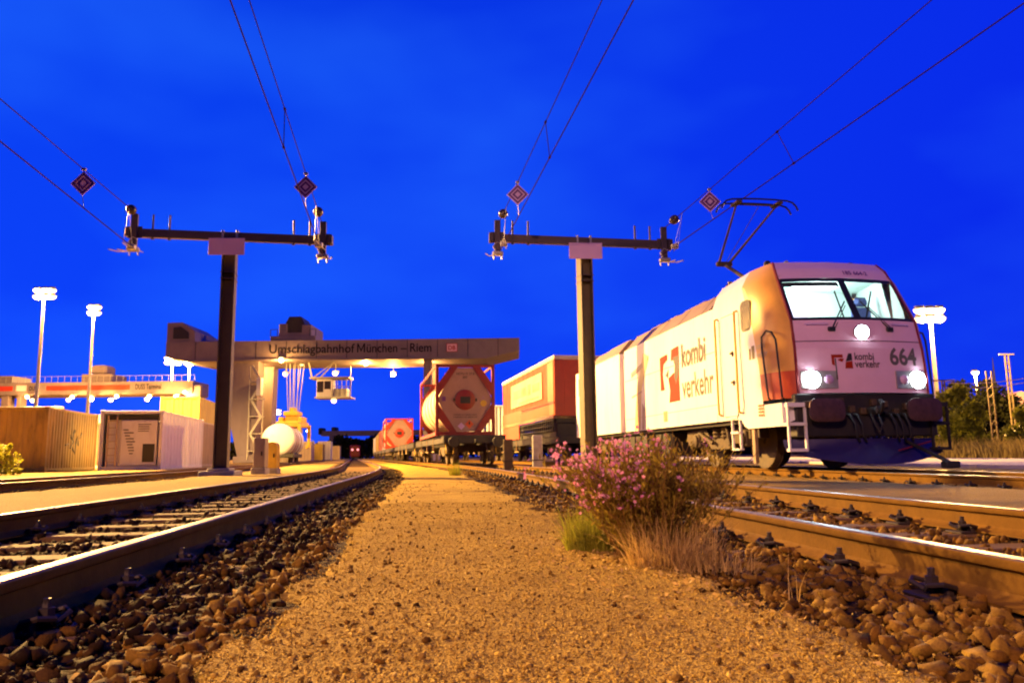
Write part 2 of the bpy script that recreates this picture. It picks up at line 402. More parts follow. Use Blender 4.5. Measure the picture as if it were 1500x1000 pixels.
# ------------------------------------------------------------------ track geometry: one common line, offsets from it
YC, KC, S0, S1 = 15.0, .0055, -.111, -.205
YE = YC + (S0 - S1) / KC
def C(Y):
    if Y < YC: return S0 * (Y - 3)
    if Y < YE: return S0 * (Y - 3) - .5 * KC * (Y - YC) ** 2
    return S0 * (YE - 3) - .5 * KC * (YE - YC) ** 2 + S1 * (Y - YE)
def slope(Y): return S0 if Y < YC else (max(S1, S0 - KC * (Y - YC)))
def head(Y): return math.atan(-slope(Y))
def tp(u, Y, z=0.0): return Vector((C(Y) + u, Y, z))
U_L2, U_L1, U_R1, U_R2 = -7.75, -2.3, 2.25, 7.66
ZR = .17

# ------------------------------------------------------------------ ground, beds, path
def vnoise(x, y, s, seed=0):
    """smooth value noise, numpy"""
    x = np.asarray(x) / s + seed * 17.3; y = np.asarray(y) / s + seed * 9.1
    xi, yi = np.floor(x).astype(int), np.floor(y).astype(int); fx, fy = x - xi, y - yi
    fx, fy = fx * fx * (3 - 2 * fx), fy * fy * (3 - 2 * fy)
    h = lambda a, b: (np.sin(a * 127.1 + b * 311.7 + seed * 74.7) * 43758.5453) % 1.0
    return (h(xi, yi) * (1 - fx) + h(xi + 1, yi) * fx) * (1 - fy) + (h(xi, yi + 1) * (1 - fx) + h(xi + 1, yi + 1) * fx) * fy
def sheet(name, us, ys, zfun, m):
    U_, Y_ = np.meshgrid(us, ys)
    CX = np.array([C(y) for y in ys])[:, None]
    X_ = U_ + CX; Z_ = zfun(U_, Y_)
    n, k = len(ys), len(us)
    co = np.stack([X_, Y_, Z_], -1).reshape(-1, 3)
    i = (np.arange(n - 1)[:, None] * k + np.arange(k - 1)[None]).ravel()
    tri = np.concatenate([np.stack([i, i + 1, i + k + 1], 1), np.stack([i, i + k + 1, i + k], 1)])
    o = mesh_np(name, co, tri, m); o['kind'] = 'structure'
    o.data.polygons.foreach_set('use_smooth', [True] * len(o.data.polygons))
    return o
def yrows(y0=-4, near=.05, y1=320):
    ys, y = [y0], y0
    while y < y1:
        st = near if y < 6 else near * (1 + (y - 6) * .35)
        if y < .8: st = .4
        y += min(st, 8); ys.append(y)
    return np.array(ys)
# ground: one sheet out to the horizon
b = MB(); b.quad((-900, -60, -.12), (900, -60, -.12), (900, 2200, -.12), (-900, 2200, -.12))
tag(b.build('ground', MT['soil']), kind='structure')
def bedz(u, y):
    z = .004 + .035 * (vnoise(u, y, .22, 1) - .5) + .02 * (vnoise(u, y, .07, 2) - .5)
    z = z - .024 * (np.abs(u - U_L1) < .68)
    return z - .02 * (np.minimum(np.abs(u - U_R1), np.abs(u - U_R2)) < .6)
sheet('ballast_bed', np.concatenate([np.arange(-10.2, -4, .4), np.arange(-4, 4.2, .07), np.arange(4.2, 10.4, .25)]), yrows(near=.07), bedz, MT['bed'])
def edge(u, y, u0, u1, soft, amp, seed):
    n = amp * (vnoise(u, y, .5, seed) - .5) + amp * .6 * (vnoise(u, y, .12, seed + 1) - .5)
    d = np.minimum(u - u0, u1 - u) + n
    return np.clip(d / soft, 0, 1)
def pathz(u, y):
    e = edge(u, y, -.93, .80, .14, .2, 3)
    return -.14 + .185 * e + .012 * (vnoise(u, y, .9, 5) - .5) + .010 * (vnoise(u, y, .16, 6) - .5) - .012 * (u / .8) ** 2
sheet('gravel_path', np.arange(-1.08, 1.0, .04), yrows(near=.04), pathz, MT['path'])
def walkz(u0, u1, seed, zt=.055):
    return lambda u, y: -.14 + (zt + .14) * edge(u, y, u0, u1, .16, .22, seed) + .02 * (vnoise(u, y, .4, seed + 2) - .5)
sheet('gravel_walkway', np.arange(-6.55, -3.35, .08), yrows(near=.12), walkz(-6.4, -3.5, 11), MT['walk'])
sheet('gravel_walkway', np.arange(3.2, 6.65, .08), yrows(near=.12), walkz(3.35, 6.5, 21), MT['walk'])
sheet('yard_pavement', np.concatenate([np.arange(-90, -12, 4.), np.arange(-12, -8.6, .12)]), yrows(near=.3, y1=420), walkz(-95, -8.9, 31, .06), MT['walk'])
sheet('verge', np.concatenate([np.arange(8.7, 12, .12), np.arange(12, 60, 4)]), yrows(near=.3), lambda u, y: walkz(8.9, 80, 41, .0)(u, y), MT['soil'])
# concrete road beyond the tracks on the right
b = MB()
for y0 in np.arange(10, 130, 6.0):
    b.box(13.2 - .03 * (y0 - 10), 24 - .03 * (y0 - 10), y0 + .02, y0 + 5.98, -.1, .10)
tag(b.build('concrete_road', MT['slab']), kind='structure')

# ------------------------------------------------------------------ stones
def hulls(nvar, npts, flat=.75, seed=1):
    import bmesh
    r_ = np.random.default_rng(seed); out_ = []
    for _ in range(nvar):
        p = r_.normal(size=(npts, 3)); p /= np.linalg.norm(p, axis=1)[:, None]
        p *= r_.uniform(.78, 1.1, (npts, 1)); p *= np.array([r_.uniform(.8, 1.15), r_.uniform(.65, 1), r_.uniform(flat * .7, flat)])
        bm = bmesh.new(); [bm.verts.new(q) for q in p]
        res = bmesh.ops.convex_hull(bm, input=bm.verts); bmesh.ops.delete(bm, geom=[v for v in bm.verts if not v.link_faces], context='VERTS')
        bmesh.ops.triangulate(bm, faces=bm.faces); bm.verts.index_update()
        out_.append((np.array([v.co[:] for v in bm.verts]), np.array([[v.index for v in f.verts] for f in bm.faces])))
        bm.free()
    return out_
def scatter(name, pos, size, variants, m, tilt=.6):
    n = len(pos); r_ = np.random.default_rng(abs(hash(len(pos))) % 1000)
    idx = r_.integers(0, len(variants), n); cos, tris, base = [], [], 0
    for k, (v, t) in enumerate(variants):
        sel = np.where(idx == k)[0]
        if not len(sel): continue
        a, bx, by = r_.uniform(0, 6.283, len(sel)), r_.normal(0, tilt, len(sel)), r_.normal(0, tilt, len(sel))
        P = v[None] * size[sel][:, None, None]
        x, y, z = P[..., 0], P[..., 1], P[..., 2]
        y, z = y * np.cos(bx)[:, None] - z * np.sin(bx)[:, None], y * np.sin(bx)[:, None] + z * np.cos(bx)[:, None]
        x, z = x * np.cos(by)[:, None] + z * np.sin(by)[:, None], -x * np.sin(by)[:, None] + z * np.cos(by)[:, None]
        x, y = x * np.cos(a)[:, None] - y * np.sin(a)[:, None], x * np.sin(a)[:, None] + y * np.cos(a)[:, None]
        P = np.stack([x, y, z], -1) + pos[sel][:, None, :]
        cos.append(P.reshape(-1, 3)); tris.append((t[None] + (np.arange(len(sel)) * len(v))[:, None, None] + base).reshape(-1, 3)); base += len(sel) * len(v)
    return tag(mesh_np(name, np.concatenate(cos), np.concatenate(tris), m), kind='stuff')
def zone(n, u0, u1, y0, y1, power=1.0):
    u = rng.uniform(u0, u1, n); t = rng.uniform(0, 1, n) ** power
    return u, y0 + (y1 - y0) * t
def place(u, y, z):
    return np.stack([np.array([C(q) for q in y]) + u, y, z], 1)
HB = hulls(22, 9, .85, 2); HS = hulls(8, 7, .85, 5)
us, ys_, ss = [], [], []
for (u0, u1, y0, y1, n, pw) in ((-1.62, -.86, 1.2, 8, 2500, 1.35), (-1.6, -.85, 8, 30, 2200, 1.2), (-3.0, -1.65, 2.2, 9, 2300, 1.2), (-3.0, -1.6, 9, 26, 2200, 1.1),
                                 (.70, 1.55, 1.2, 7, 2500, 1.35), (.78, 1.5, 7, 28, 1500, 1.2), (1.55, 3.0, 2.0, 9, 2300, 1.2), (1.55, 3.0, 9, 24, 1500, 1.1),
                                 (3.0, 3.5, 3, 12, 700, 1.1), (6.4, 8.8, 9, 26, 2200, 1), (-3.6, -3.0, 4, 16, 700, 1), (-7.0, -6.3, 9, 24, 700, 1), (-9.0, -8.5, 10, 26, 500, 1)):
    u, y = zone(int(n * 1.5), u0, u1, y0, y1, pw); us.append(u); ys_.append(y); ss.append(rng.lognormal(math.log(.0185), .46, int(n * 1.5)))
u, y, s = map(np.concatenate, (us, ys_, ss)); s = np.clip(s, .009, .042)
# keep stones off the rails and sleepers' heads
rail_u = np.array([c + d for c in (U_L2, U_L1, U_R1, U_R2) for d in (-.75, .75)])
near = np.min(np.abs(u[:, None] - rail_u[None]), 1); keep = near > .085 + s * .6
u, y, s = u[keep], y[keep], s[keep]
zz = bedz(u, y) + s * rng.uniform(.15, .75, len(s)); shade_zone = (u > -3.1) & (u < -.98 + .3 * (vnoise(u, y, .4, 61) - .5))  # zone that takes the shade-coloured stones
for sel, m_ in ((~shade_zone, 'stone'), (shade_zone, 'stone_shade')): scatter('ballast', place(u[sel], y[sel], zz[sel]), s[sel], HB, MT[m_])
# the heap of bigger stones at the shoulder by the near rail, and the left shoulder
us, ys_ = [], []
for (u0, u1, y0, y1, n) in ((.66, 1.42, 1.3, 3.6, 520), (-1.45, -.84, 1.3, 4.2, 380), (-1.40, -.82, 4.2, 10, 380)):
    q = zone(n, u0, u1, y0, y1, 1.2); us.append(q[0]); ys_.append(q[1])
u, y = np.concatenate(us), np.concatenate(ys_); s = np.clip(rng.lognormal(math.log(.03), .25, len(u)), .018, .05)
hh = np.where(u > 0, np.clip((u - .66) / .4, 0, 1), np.clip((-u - .66) / .25, 0, 1) * .55)
scatter('ballast', place(u, y, -.03 + .05 * hh * rng.uniform(.2, 1, len(u)) + s * .3), s, HB, MT['stone'])
# grit on the path
u, y = zone(85000, -.98, .92, 1.35, 8, 1.75); s = np.clip(rng.lognormal(math.log(.0034), .45, len(u)), .0018, .013)
z = np.maximum(pathz(u, y), bedz(u, y)); scatter('path_grit', place(u, y, z + s * .25), s, HS, MT['pebble'])
u, y = zone(2600, -.98, .92, 1.35, 14, 1.5); s = rng.uniform(.006, .016, len(u))
sc_e = rng.uniform(0, 1, len(u)) < np.clip(np.abs(u) ** 1.5, .12, 1)
u, y, s = u[sc_e], y[sc_e], s[sc_e]
scatter('path_grit', place(u, y, np.maximum(pathz(u, y), bedz(u, y)) + s * .3), s, HB, MT['stone'])

# ------------------------------------------------------------------ railway tracks
RP = [(-.0625, 0), (.0625, 0), (.0625, .011), (.02, .028), (.009, .042), (.009, .108), (.030, .118), (.034, .128), (.034, .145), (.025, .153), (.008, .1545), (-.008, .1545), (-.025, .153), (-.034, .145), (-.034, .128), (-.030, .118), (-.009, .108), (-.009, .042), (-.02, .028), (-.0625, .011)]
def rail(u, parent, y0=-4, y1=330):
    ys = list(np.arange(y0, 60, 1.0)) + list(np.arange(60, y1, 10.0)); b = MB(); o0 = parent.location
    rings = []
    for y in ys:
        c = tp(u, y, ZR - .1545) - o0; n = Vector((1, -slope(y), 0)).normalized()
        rings.append([c + n * px + Vector((0, 0, pz)) for px, pz in RP])
    b.loft(rings, True, True)
    o = b.build('rail', MT['rail'], parent); smooth_by_angle(o.data, .6); return o
def sleeper_mesh():
    b = MB(); prof = [(-.13, -.2), (.13, -.2), (.115, 0.0), (.10, .008), (-.10, .008), (-.115, 0.0)]
    b.loft([[(-1.3, p, z) for p, z in prof], [(1.3, p, z) for p, z in prof]], True, True)
    return b
def fastening_mesh():
    """ribbed base plate with a bolt, nut and bent spring clip on either side of the rail foot"""
    b = MB(); b.box(-.17, .17, -.075, .075, .008, .022, .004)
    for s in (-1, 1):
        b.box(s * .085 - .012, s * .085 + .012, -.07, .07, .02, .05, .004)
        b.disc((s * .105, 0, .02), (0, 0, 1), [(0, .012), (.085, .012)], 8)
        b.disc((s * .105, 0, .05), (0, 0, 1), [(0, .024), (.028, .024), (.03, .015), (.045, .012)], 6)
        b.box(s * .10 - .03, s * .10 + .03, -.04, .04, .042, .052, .003)
        for q in (-1, 1):
            b.tube([(s * .13, q * .005, .035), (s * .15, q * .05, .055), (s * .12, q * .085, .062), (s * .075, q * .08, .05), (s * .055, q * .045, .034)], .009, 6)
    return b
SLP = FST = None
def track(label, u, nsl, y_start, fast_to=60.0, step=.63):
    global SLP, FST
    root = thing('railway_track', label, 'railway track', tp(u, 0, 0), 0, 'parallel tracks of the yard')
    rail(u - .75, root); rail(u + .75, root)
    for k in range(nsl):
        y = y_start + k * step + rng.uniform(-.02, .02)
        if SLP is None:
            o = sleeper_mesh().build('sleeper', MT['sleeper'], root); SLP = o.data
        else:
            o = bpy.data.objects.new('sleeper', SLP); COL.objects.link(o); o.parent = root
        o.location = tp(u, y, 0) - root.location; o.rotation_euler = (0, 0, head(y) + rng.normal(0, .006))
        if y < fast_to:
            for s in (-1, 1):
                if FST is None:
                    f = fastening_mesh().build('rail_fastening', MT['clip'], o); smooth_by_angle(f.data, .6); FST = f.data
                else:
                    f = bpy.data.objects.new('rail_fastening', FST); COL.objects.link(f); f.parent = o
                f.location = (s * .75, 0, 0)
    return root
track('curving track left of the gravel path, its concrete sleepers showing between the rails', U_L1, 62, 1.6, 26)
track('ballasted track carrying the tank container wagons, row of dark clips along its rails', U_R1, 62, .9, 30)
track('track beneath the lit white locomotive', U_R2, 60, 6.0, 34)
track('farthest track, passing close to the corrugated containers', U_L2, 40, 8.0, 0)

# ------------------------------------------------------------------ lamp masts (each carries its own lamp)
def lamp_mast(label, px, py, H, power, nheads=3, group='lamp masts of the yard', col=SODIUM, lens='glow', size=1.0, spread=.55, base=0.0, light=True, pos=None, drop=.55, down=None, aim=None):
    d = atY(px, py, 1.0) - Vector((0, 0, CAMZ)) if pos is None else None
    if pos is None:
        Y = (H - CAMZ) / d.z; loc = Vector((d.x * Y, Y, base))
    else:
        loc = Vector((pos[0], pos[1], base))
    root = thing('lamp_mast', label, 'lamp mast', loc, 0, group)
    h = H - base
    MB().tube([(0, 0, 0), (0, 0, h * .5), (0, 0, h - .1)], .15 * size, 10, r1=.075 * size).build('pole', MT['galv'], root, True)
    MB().box(-.25 * size, .25 * size, -.25 * size, .25 * size, 0, .12, .02).build('base', MT['concrete'], root)
    w = spread * (nheads - 1)
    MB().box(-w / 2 - .15, w / 2 + .15, -.05, .05, h - .1, h + .0, .01).build('cross_bar', MT['galv'], root)
    rows_ = ((0.0,) if nheads == 1 else (0.0, .45 * size))  # second row added so the heads merge into a glare-like blob
    if nheads > 1: MB().tube([(0, 0, h - .1), (0, 0, h + .45 * size)], .05 * size, 8).build('added_pole_top', MT['galv'], root, True); MB().box(-w / 2 - .15, w / 2 + .15, -.05, .05, h + .45 * size - .1, h + .45 * size, .01).build('cross_bar', MT['galv'], root)  # pole extension and bar only carry the added second row
    h0 = h
    for k in range(nheads * len(rows_)):
        x = -w / 2 + spread * (k % nheads); h = h0 + rows_[k // nheads]
        hd = MB().box(x - .2 * size, x + .2 * size, -.16, .24, h + .02, h + .16 * size + .02, .03).build('floodlight', MT['galv'], root)
        a = MB(); a.disc((x, 0, h - .02 * size), (0, 0, 1), [(-.25 * size, .05), (-.22 * size, .16 * size), (-.12 * size, .26 * size), (0, .29 * size), (.03, .2 * size)], 14)  # lens oversized: the lamp's glare put into its shape
        a.build('lens', MT[lens], hd, True)
    h = h0
    if light:
        L = lamp('mast_lamp', loc + Vector((0, -.05 - .3 * size, h - drop)), power, col, .3, spot=down, target=aim or loc, blend=.6 if aim else .22)
    return root
KEY = 4.5e5
lamp_mast('tallest lamp mast at the far left of the photo, blazing above the brown ribbed container', 65, 433, 20, KEY * .10, 3, size=1.7, spread=.85)
lamp_mast('second tall lamp mast, standing behind the white container', 138, 457, 20, KEY * .10, 2, size=1.7, spread=.85)
lamp_mast('leftmost of two lit masts under the left end of the crane girder', 253, 530, 20, KEY * .25, 3, size=2.2, spread=1.1)
lamp_mast('rightmost of two lit masts under the left end of the crane girder', 278, 531, 20, KEY * .25, 2, size=2.2, spread=1.1)
lamp_mast('big dazzling lamp just right of the locomotive windscreen', 1362, 465, 12, 9.0e4, 3, size=1.7, spread=.85)
lamp_mast('small lit lamp mast over the dark trees at the right', 1428, 544, 12, 1.0e5, 1, size=1.8)
lamp_mast('far pair of lamp heads left of the hanging spreader', 401, 605, 20, 1.5e5, 3, size=3, spread=2.4)
lamp_mast('far small lamp right of the hanging spreader', 452, 630, 13, 6e4, 1, size=3.5)
lamp_mast('faint far lamp over the dark tree line, the left one of two', 505, 648, 12, 3e4, 1, size=3.2, light=False)
lamp_mast('faint far lamp over the dark tree line, the right one of two', 528, 648, 12, 3e4, 1, size=3.2, light=False)
# two added masts, unseen: one lights path and locomotive side, one the locomotive front
lamp_mast('unseen added lamp mast left of the brown container', 0, 0, 16, 3.3e5, 2, pos=(-26.5, 36.5), size=1.4, col=(1.0, .56, .15), down=rad(158))
lamp_mast('unseen added lamp mast behind the camera', 0, 0, 12, 3.4e4, 2, pos=(-8, -16), size=1.2, col=(1.0, .50, .38), down=rad(46), aim=(6.6, 14, 1.8))

# ------------------------------------------------------------------ catenary masts
def crossarm_mast(label, Y, xm, xl, xr, ybeam, base_z, base_px, bright):
    B = atY(xm, ybeam, Y); root = thing('catenary_mast', label, 'catenary mast', (B.x, Y, base_z), head(Y) * .4, 'T-shaped catenary masts')
    H = B.z - base_z; XL = atY(xl, ybeam, Y).x - B.x; XR = atY(xr, ybeam, Y).x - B.x
    zl = atY(xl, ybeam - (3.5 if xm < 500 else 3), Y).z - base_z; zr = atY(xr, ybeam + (3.5 if xm < 500 else 3), Y).z - base_z
    p = MB(); tw = head(Y)
    for s in (-1, 1): p.box(s * .17 - .016, s * .17 + .016, -.24, .24, .2, H - .13)
    p.box(-.154, .154, -.012, .012, .2, H - .13)
    p.box(-.20, .20, -.26, .26, H - .15, H - .132)
    p.v = [(x * math.cos(tw) - y * math.sin(tw), x * math.sin(tw) + y * math.cos(tw), z) for x, y, z in p.v]
    p.build('post', MT['mast'], root)
    for z in (H - 1.1, H - 1.28):
        q = MB(); q.box(-.2, .2, -.27, .27, z, z + .025); q.v = [(x * math.cos(tw) - y * math.sin(tw), x * math.sin(tw) + y * math.cos(tw), z_) for x, y, z_ in q.v]; q.build('band', MT['beam'], root)
    f = MB(); f.box(-.48, .48, -.42, .42, -.25, .12, .03); f.box(-.3, .3, -.26, .26, .12, .2, .02)
    f.build('foundation', MT['concrete'], root)
    c = MB()
    r = lambda x: H + (zl - H) * (x / XL) if x < 0 else H + (zr - H) * (x / XR)
    c.beam((XL, 0, r(XL)), (XR, 0, r(XR)), .16, .24)
    c.build('crossarm', MT['beam'], root)
    cl = MB()
    for x in (-.2, .2): cl.box(x - .03, x + .03, -.11, .11, H - .16, H + .17, .008)
    cl.build('clamp', MT['galv'], root)
    for x in (XL + .68, XL + 1.15, XR - .62, XR - 1.08):
        q = MB(); q.tube([(x, -.02, r(x) - .17), (x, -.02, r(x) + .56)], .03, 8); q.disc((x, -.02, r(x) - .17), (0, 0, 1), [(0, .05), (.03, .05)], 8)
        q.build('upright_pin', MT['beam'], root)
    for x, s in ((XL + .22, -1), (XR - .22, 1)):
        e = MB(); z = r(x)
        e.box(x - .09, x + .09, -.19, -.09, z - .5, z + .52, .01)
        e.box(x - .2, x + .2, -.10, -.085, z - .17, z + .17)
        e.box(x - .26, x - .12, -.2, .1, z - .13, z + .13, .01) if s < 0 else e.box(x + .12, x + .26, -.2, .1, z - .13, z + .13, .01)
        e.build('end_bracket', MT['beam'], root)
        t = MB(); z0 = z - .5
        t.box(x - .16, x + .16, -.26, -.06, z0 - .06, z0 + .04, .02)
        t.tube([(x - .05, -.16, z0 + .06), (x - .12, -.16, z0 + .2), (x - .02, -.16, z0 + .34), (x + .1, -.16, z0 + .28)], .035, 8)
        for q in (-.12, .12):
            t.tube([(x + q - s * .02, -.1, z0 - .06), (x + q + s * .16, -.45, z0 - .16), (x + q + s * .26, -.8, z0 - .19)], .018, 6)
            t.tube([(x + q, -.1, z0), (x + q, -.1, z0 - .18)], .02, 6)
        t.build('wire_terminal', MT['galv'], root)
    pl = MB(); wpl = .5
    pl.box(-wpl, wpl, -.345, -.33, H - .62, H - .13, .006)
    pl.build('sign_plate', MT['plate'], root)
    sr = MB(); [sr.box(-wpl * .7, wpl * .7, -.33, -.29, H - z, H - z + .03) for z in (.25, .52)]; sr.build('plate_bracket', MT['galv'], root)
    return root, B
mL, BL = crossarm_mast('T-shaped mast on the left, dark faced, on a concrete footing', 21.5, 338, 192, 484, 347, .06, 690, 0)
mR, BR = crossarm_mast('T-shaped mast on the right, pale lit side, in front of the locomotive', 22.8, 855, 718, 983, 354, .05, 655, 1)

# ------------------------------------------------------------------ overhead wires with their insulators, droppers and end-of-wire signs
def overhead(label, con_end, mes_end, con_far, mes_far, ball_px, sign_t, drop_ts, Ym, sign_label):
    """each *_far / *_end: (point at the mast), (point over the camera side)"""
    root = thing('overhead_wire', label, 'overhead wire', con_end, 0, 'overhead wires ending at the masts')
    o0 = Vector(con_end)
    ext = lambda a, b, t: a + (b - a) * t
    def line(a, b, t0, t1, r, sag): 
        pts = []
        for k in range(25):
            t = t0 + (t1 - t0) * k / 24; p = ext(a, b, t); p = p + Vector((0, 0, sag * (t * t - t))); pts.append(p - o0)
        return MB().tube(pts, r, 6)
    line(con_end, con_far, 0, 2.4, .0145, .0).build('contact_wire', MT['wire'], root, True)
    line(mes_end, mes_far, 0.0, 2.4, .0115, .0).build('messenger_wire', MT['wire'], root, True)
    yat = lambda a, b, y: a + (b - a) * ((y - a.y) / (b.y - a.y))
    Yt = lambda t: con_end.y + (con_far.y - con_end.y) * t
    P = lambda t: yat(mes_end, mes_far, Yt(t)) - o0
    Q = lambda t: ext(con_end, con_far, t) - o0
    d = (mes_far - mes_end).normalized(); c = ext(mes_end, mes_far, .0) - o0 + d * .62
    i = MB(); i.disc(c, d, [(-.17, .03), (-.16, .05), (-.12, .055), (-.1, .11), (-.05, .135), (0, .14), (.05, .135), (.1, .11), (.12, .055), (.16, .05), (.17, .03)], 16)
    i.build('insulator', MT['ceramic'], root, True)
    for t in drop_ts:
        q = MB(); q.tube([P(t), Q(t)], .010, 5)
        for p in (P(t), Q(t)): q.disc(p, d, [(-.05, .015), (-.03, .03), (.03, .03), (.05, .015)], 8)
        q.build('dropper', MT['wire'], root)
    # terminal clamp near the mast: spring fork on the contact wire
    t = MB(); e = Q(.07)
    for s in (-.06, .06): t.tube([e + Vector((s, .5, -.02)), e + Vector((s, 0, -.05)), e + Vector((s * .4, -.5, -.01))], .014, 6)
    t.box(e.x - .1, e.x + .1, e.y - .1, e.y + .05, e.z - .08, e.z + .05, .01)
    t.tube([e + Vector((0, 0, .03)), P(.10)], .006, 5); t.tube([e + Vector((0, -.5, .0)), P(.10)], .006, 5)
    t.build('tension_clamp', MT['galv'], root)
    # hanging signal plate: a thing of its own
    a = P(sign_t) + o0; b_ = Q(sign_t) + o0
    sg = thing('catenary_signal', sign_label, 'signal', (a.x, a.y, a.z - .34), 0, 'diamond plates hung from the wires')
    def dia(r0, y): return [(0, y, r0), (r0, y, 0), (0, y, -r0), (-r0, y, 0)]
    def ring(m_, r0, r1, y, nm):
        k = MB(); k.loft([dia(r0, y - .004), dia(r1, y - .004)], True); k.loft([dia(r0, y - .004), dia(r0, y + .004)], True)
        k.build(nm, m_, sg)
    w = MB(); w.loft([dia(.30, 0), dia(.30, .012)], True, True); w.build('plate', MT['plate'], sg)
    ring(MT['signblue'], .265, .20, -.005, 'blue_border'); ring(MT['signblue'], .15, .085, -.005, 'blue_border')
    h = MB(); h.tube([(0, .006, .28), (0, .006, .36)], .012, 6); h.box(-.05, .05, -.03, .03, .32, .38, .006)
    h.tube([(0, .006, -.28), (b_.x - a.x, b_.y - a.y, b_.z - a.z + .34)], .008, 6)
    h.build('hanger', MT['galv'], sg)
def ov(label, ce, me_, cf, mf, Yend, Yf, st, ds, sl):
    overhead(label, atY(*ce, Yend), atY(*me_, Yend), atY(*cf, Yf[0]), atY(*mf, Yf[1]), None, st, ds, Yend, sl)
ov('leftmost pair of overhead wires, ending at the left tip of the left crossarm', (203, 369), (203, 316), (0, 207), (0, 145), 21.4, (13.6, 13.6), .50, (), 'blue and white diamond plate, leftmost of four hung on the wires')
ov('pair of overhead wires dropping to the right tip of the left crossarm', (473, 374), (471, 325), (337, 0), (365, 0), 21.4, (11.7, 12.7), .275, (.56,), 'blue and white diamond plate, the one above the right tip of the left crossarm')
ov('pair of overhead wires dropping to the left tip of the right crossarm', (730, 372), (731, 326), (928, 0), (882, 0), 22.7, (12.2, 13.2), .24, (.52,), 'blue and white diamond plate, the one above the left tip of the right crossarm')
ov('rightmost pair of overhead wires, passing over the locomotive pantograph', (966, 376), (972, 335), (1500, 5), (1365, 0), 22.7, (12.6, 13.4), .23, (.5,), 'blue and white diamond plate, just above the pantograph')

# ------------------------------------------------------------------ locomotive
LOCO = thing('locomotive', 'white electric locomotive with orange corners, lit cab and blazing headlights', 'locomotive', (6.50, 13.55, ZR), math.atan(.140))
LOCO.scale = (1.07, 1, 1)
FZ = [1.38, 1.7, 2.2, 2.75, 3.15, 3.62, 3.86, 4.05]
FYC = [.40, .41, .45, .55, .78, 1.05, 1.20, 1.42]
FYE = [.55, .56, .60, .71, .95, 1.22, 1.36, 1.55]
FWF = [1.18, 1.18, 1.17, 1.15, 1.13, 1.10, 1.08, 1.02]
FYS = [1.35, 1.38, 1.45, 1.60, 1.78, 2.0, 2.12, 2.3]
FWS = [1.47, 1.48, 1.49, 1.49, 1.49, 1.47, 1.32, 1.14]
ip = lambda z, A: float(np.interp(z, FZ, A))
def fy(x, z):
    return ip(z, FYC) + (ip(z, FYE) - ip(z, FYC)) * min(1.3, abs(x) / ip(z, FWF)) ** 2
def fp(fx, z, off=0.0):
    x = fx * ip(z, FWF); return (x, fy(x, z) - off, z)
def front_grid(name, zs, fxs, m, skip=(), off=0.0, parent=LOCO):
    b = MB()
    for i in range(len(zs) - 1):
        for j in range(len(fxs) - 1):
            if any(a <= (fxs[j] + fxs[j + 1]) / 2 <= c and d <= (zs[i] + zs[i + 1]) / 2 <= e for a, c, d, e in skip): continue
            b.quad(fp(fxs[j], zs[i], off), fp(fxs[j + 1], zs[i], off), fp(fxs[j + 1], zs[i + 1], off), fp(fxs[j], zs[i + 1], off))
    return b.build(name, m, parent)
fx = [-1, -.9, -.7, -.5, -.3, -.12, 0, .12, .3, .5, .7, .9, 1]
fixn(front_grid('front_panel', [1.38, 1.7, 1.95, 2.2, 2.5, 2.74], fx, MT['panel']))
fixn(front_grid('roof_front_panel', [3.65, 3.72, 3.80, 3.88, 3.96, 4.05], fx, MT['panel']))
g = front_grid('panel_seam', [2.328, 2.343], fx, MT['logo_grey'], off=.003)
fxw = [-1, -.955, -.9, -.7, -.4, -.06, .06, .4, .7, .9, .955, 1]
wf = front_grid('windscreen_frame', [2.74, 2.80, 3.0, 3.3, 3.57, 3.65], fxw, MT['black'], skip=((-.955, -.06, 2.80, 3.57), (.06, .955, 2.80, 3.57)))
for a0, a1 in ((-.955, -.06), (.06, .955)):
    front_grid('windscreen', [2.80, 3.0, 3.3, 3.57], list(np.linspace(a0, a1, 6)), MT['glass'], off=-.012)
front_grid('sun_blind', [3.47, 3.57], list(np.linspace(-.955, -.06, 5)), MT['logo_grey'], off=-.03)
for s in (-1, 1):       # painted cab corners
    for nm, zs, m_ in (('cab_corner', [1.80, 2.2, 2.75, 3.15, 3.62, 3.86, 4.05], MT['orange']), ('lower_cab_corner', [1.30, 1.6, 1.80], MT['red_orange'])):
        b = MB(); rows = []
        for z in zs:
            A = Vector((ip(z, FWF), ip(z, FYE))); E_ = Vector((ip(z, FWS), ip(z, FYS))); K = Vector((ip(z, FWS) - .03, ip(z, FYE) + .16))
            rows.append([(s * p.x, p.y, z) for p in [(A * (1 - t) ** 2 + K * 2 * t * (1 - t) + E_ * t * t) for t in np.linspace(0.03, 1, 9)]])
        b.loft(rows, False); fixn(b.build(nm, m_, LOCO))
    b = MB(); b.tube([(s * (ip(z, FWF) + .008), ip(z, FYE) + .012, z) for z in (1.35, 1.7, 2.2, 2.75, 3.15, 3.62, 3.86, 4.04)], .028, 6)
    b.build('red_edge_trim', MT['red'], LOCO)
    b = MB(); zs = (1.32, 2.0, 2.5, 2.62)    # tall loop handrail on the corner
    def cp_(z, t, o=.05):
        A = Vector((ip(z, FWF), ip(z, FYE))); E_ = Vector((ip(z, FWS), ip(z, FYS))); K = Vector((ip(z, FWS) - .03, ip(z, FYE) + .16))
        p = A * (1 - t) ** 2 + K * 2 * t * (1 - t) + E_ * t * t; return (s * (p.x + o), p.y - o, z)
    b.tube([cp_(1.30, .42, 0), cp_(1.33, .42), cp_(2.4, .42), cp_(2.56, .5), cp_(2.60, .62), cp_(2.5, .76), cp_(2.3, .8), cp_(1.33, .8), cp_(1.30, .8, 0)], .018, 6)
    b.build('handrail', MT['dark'], LOCO, True)
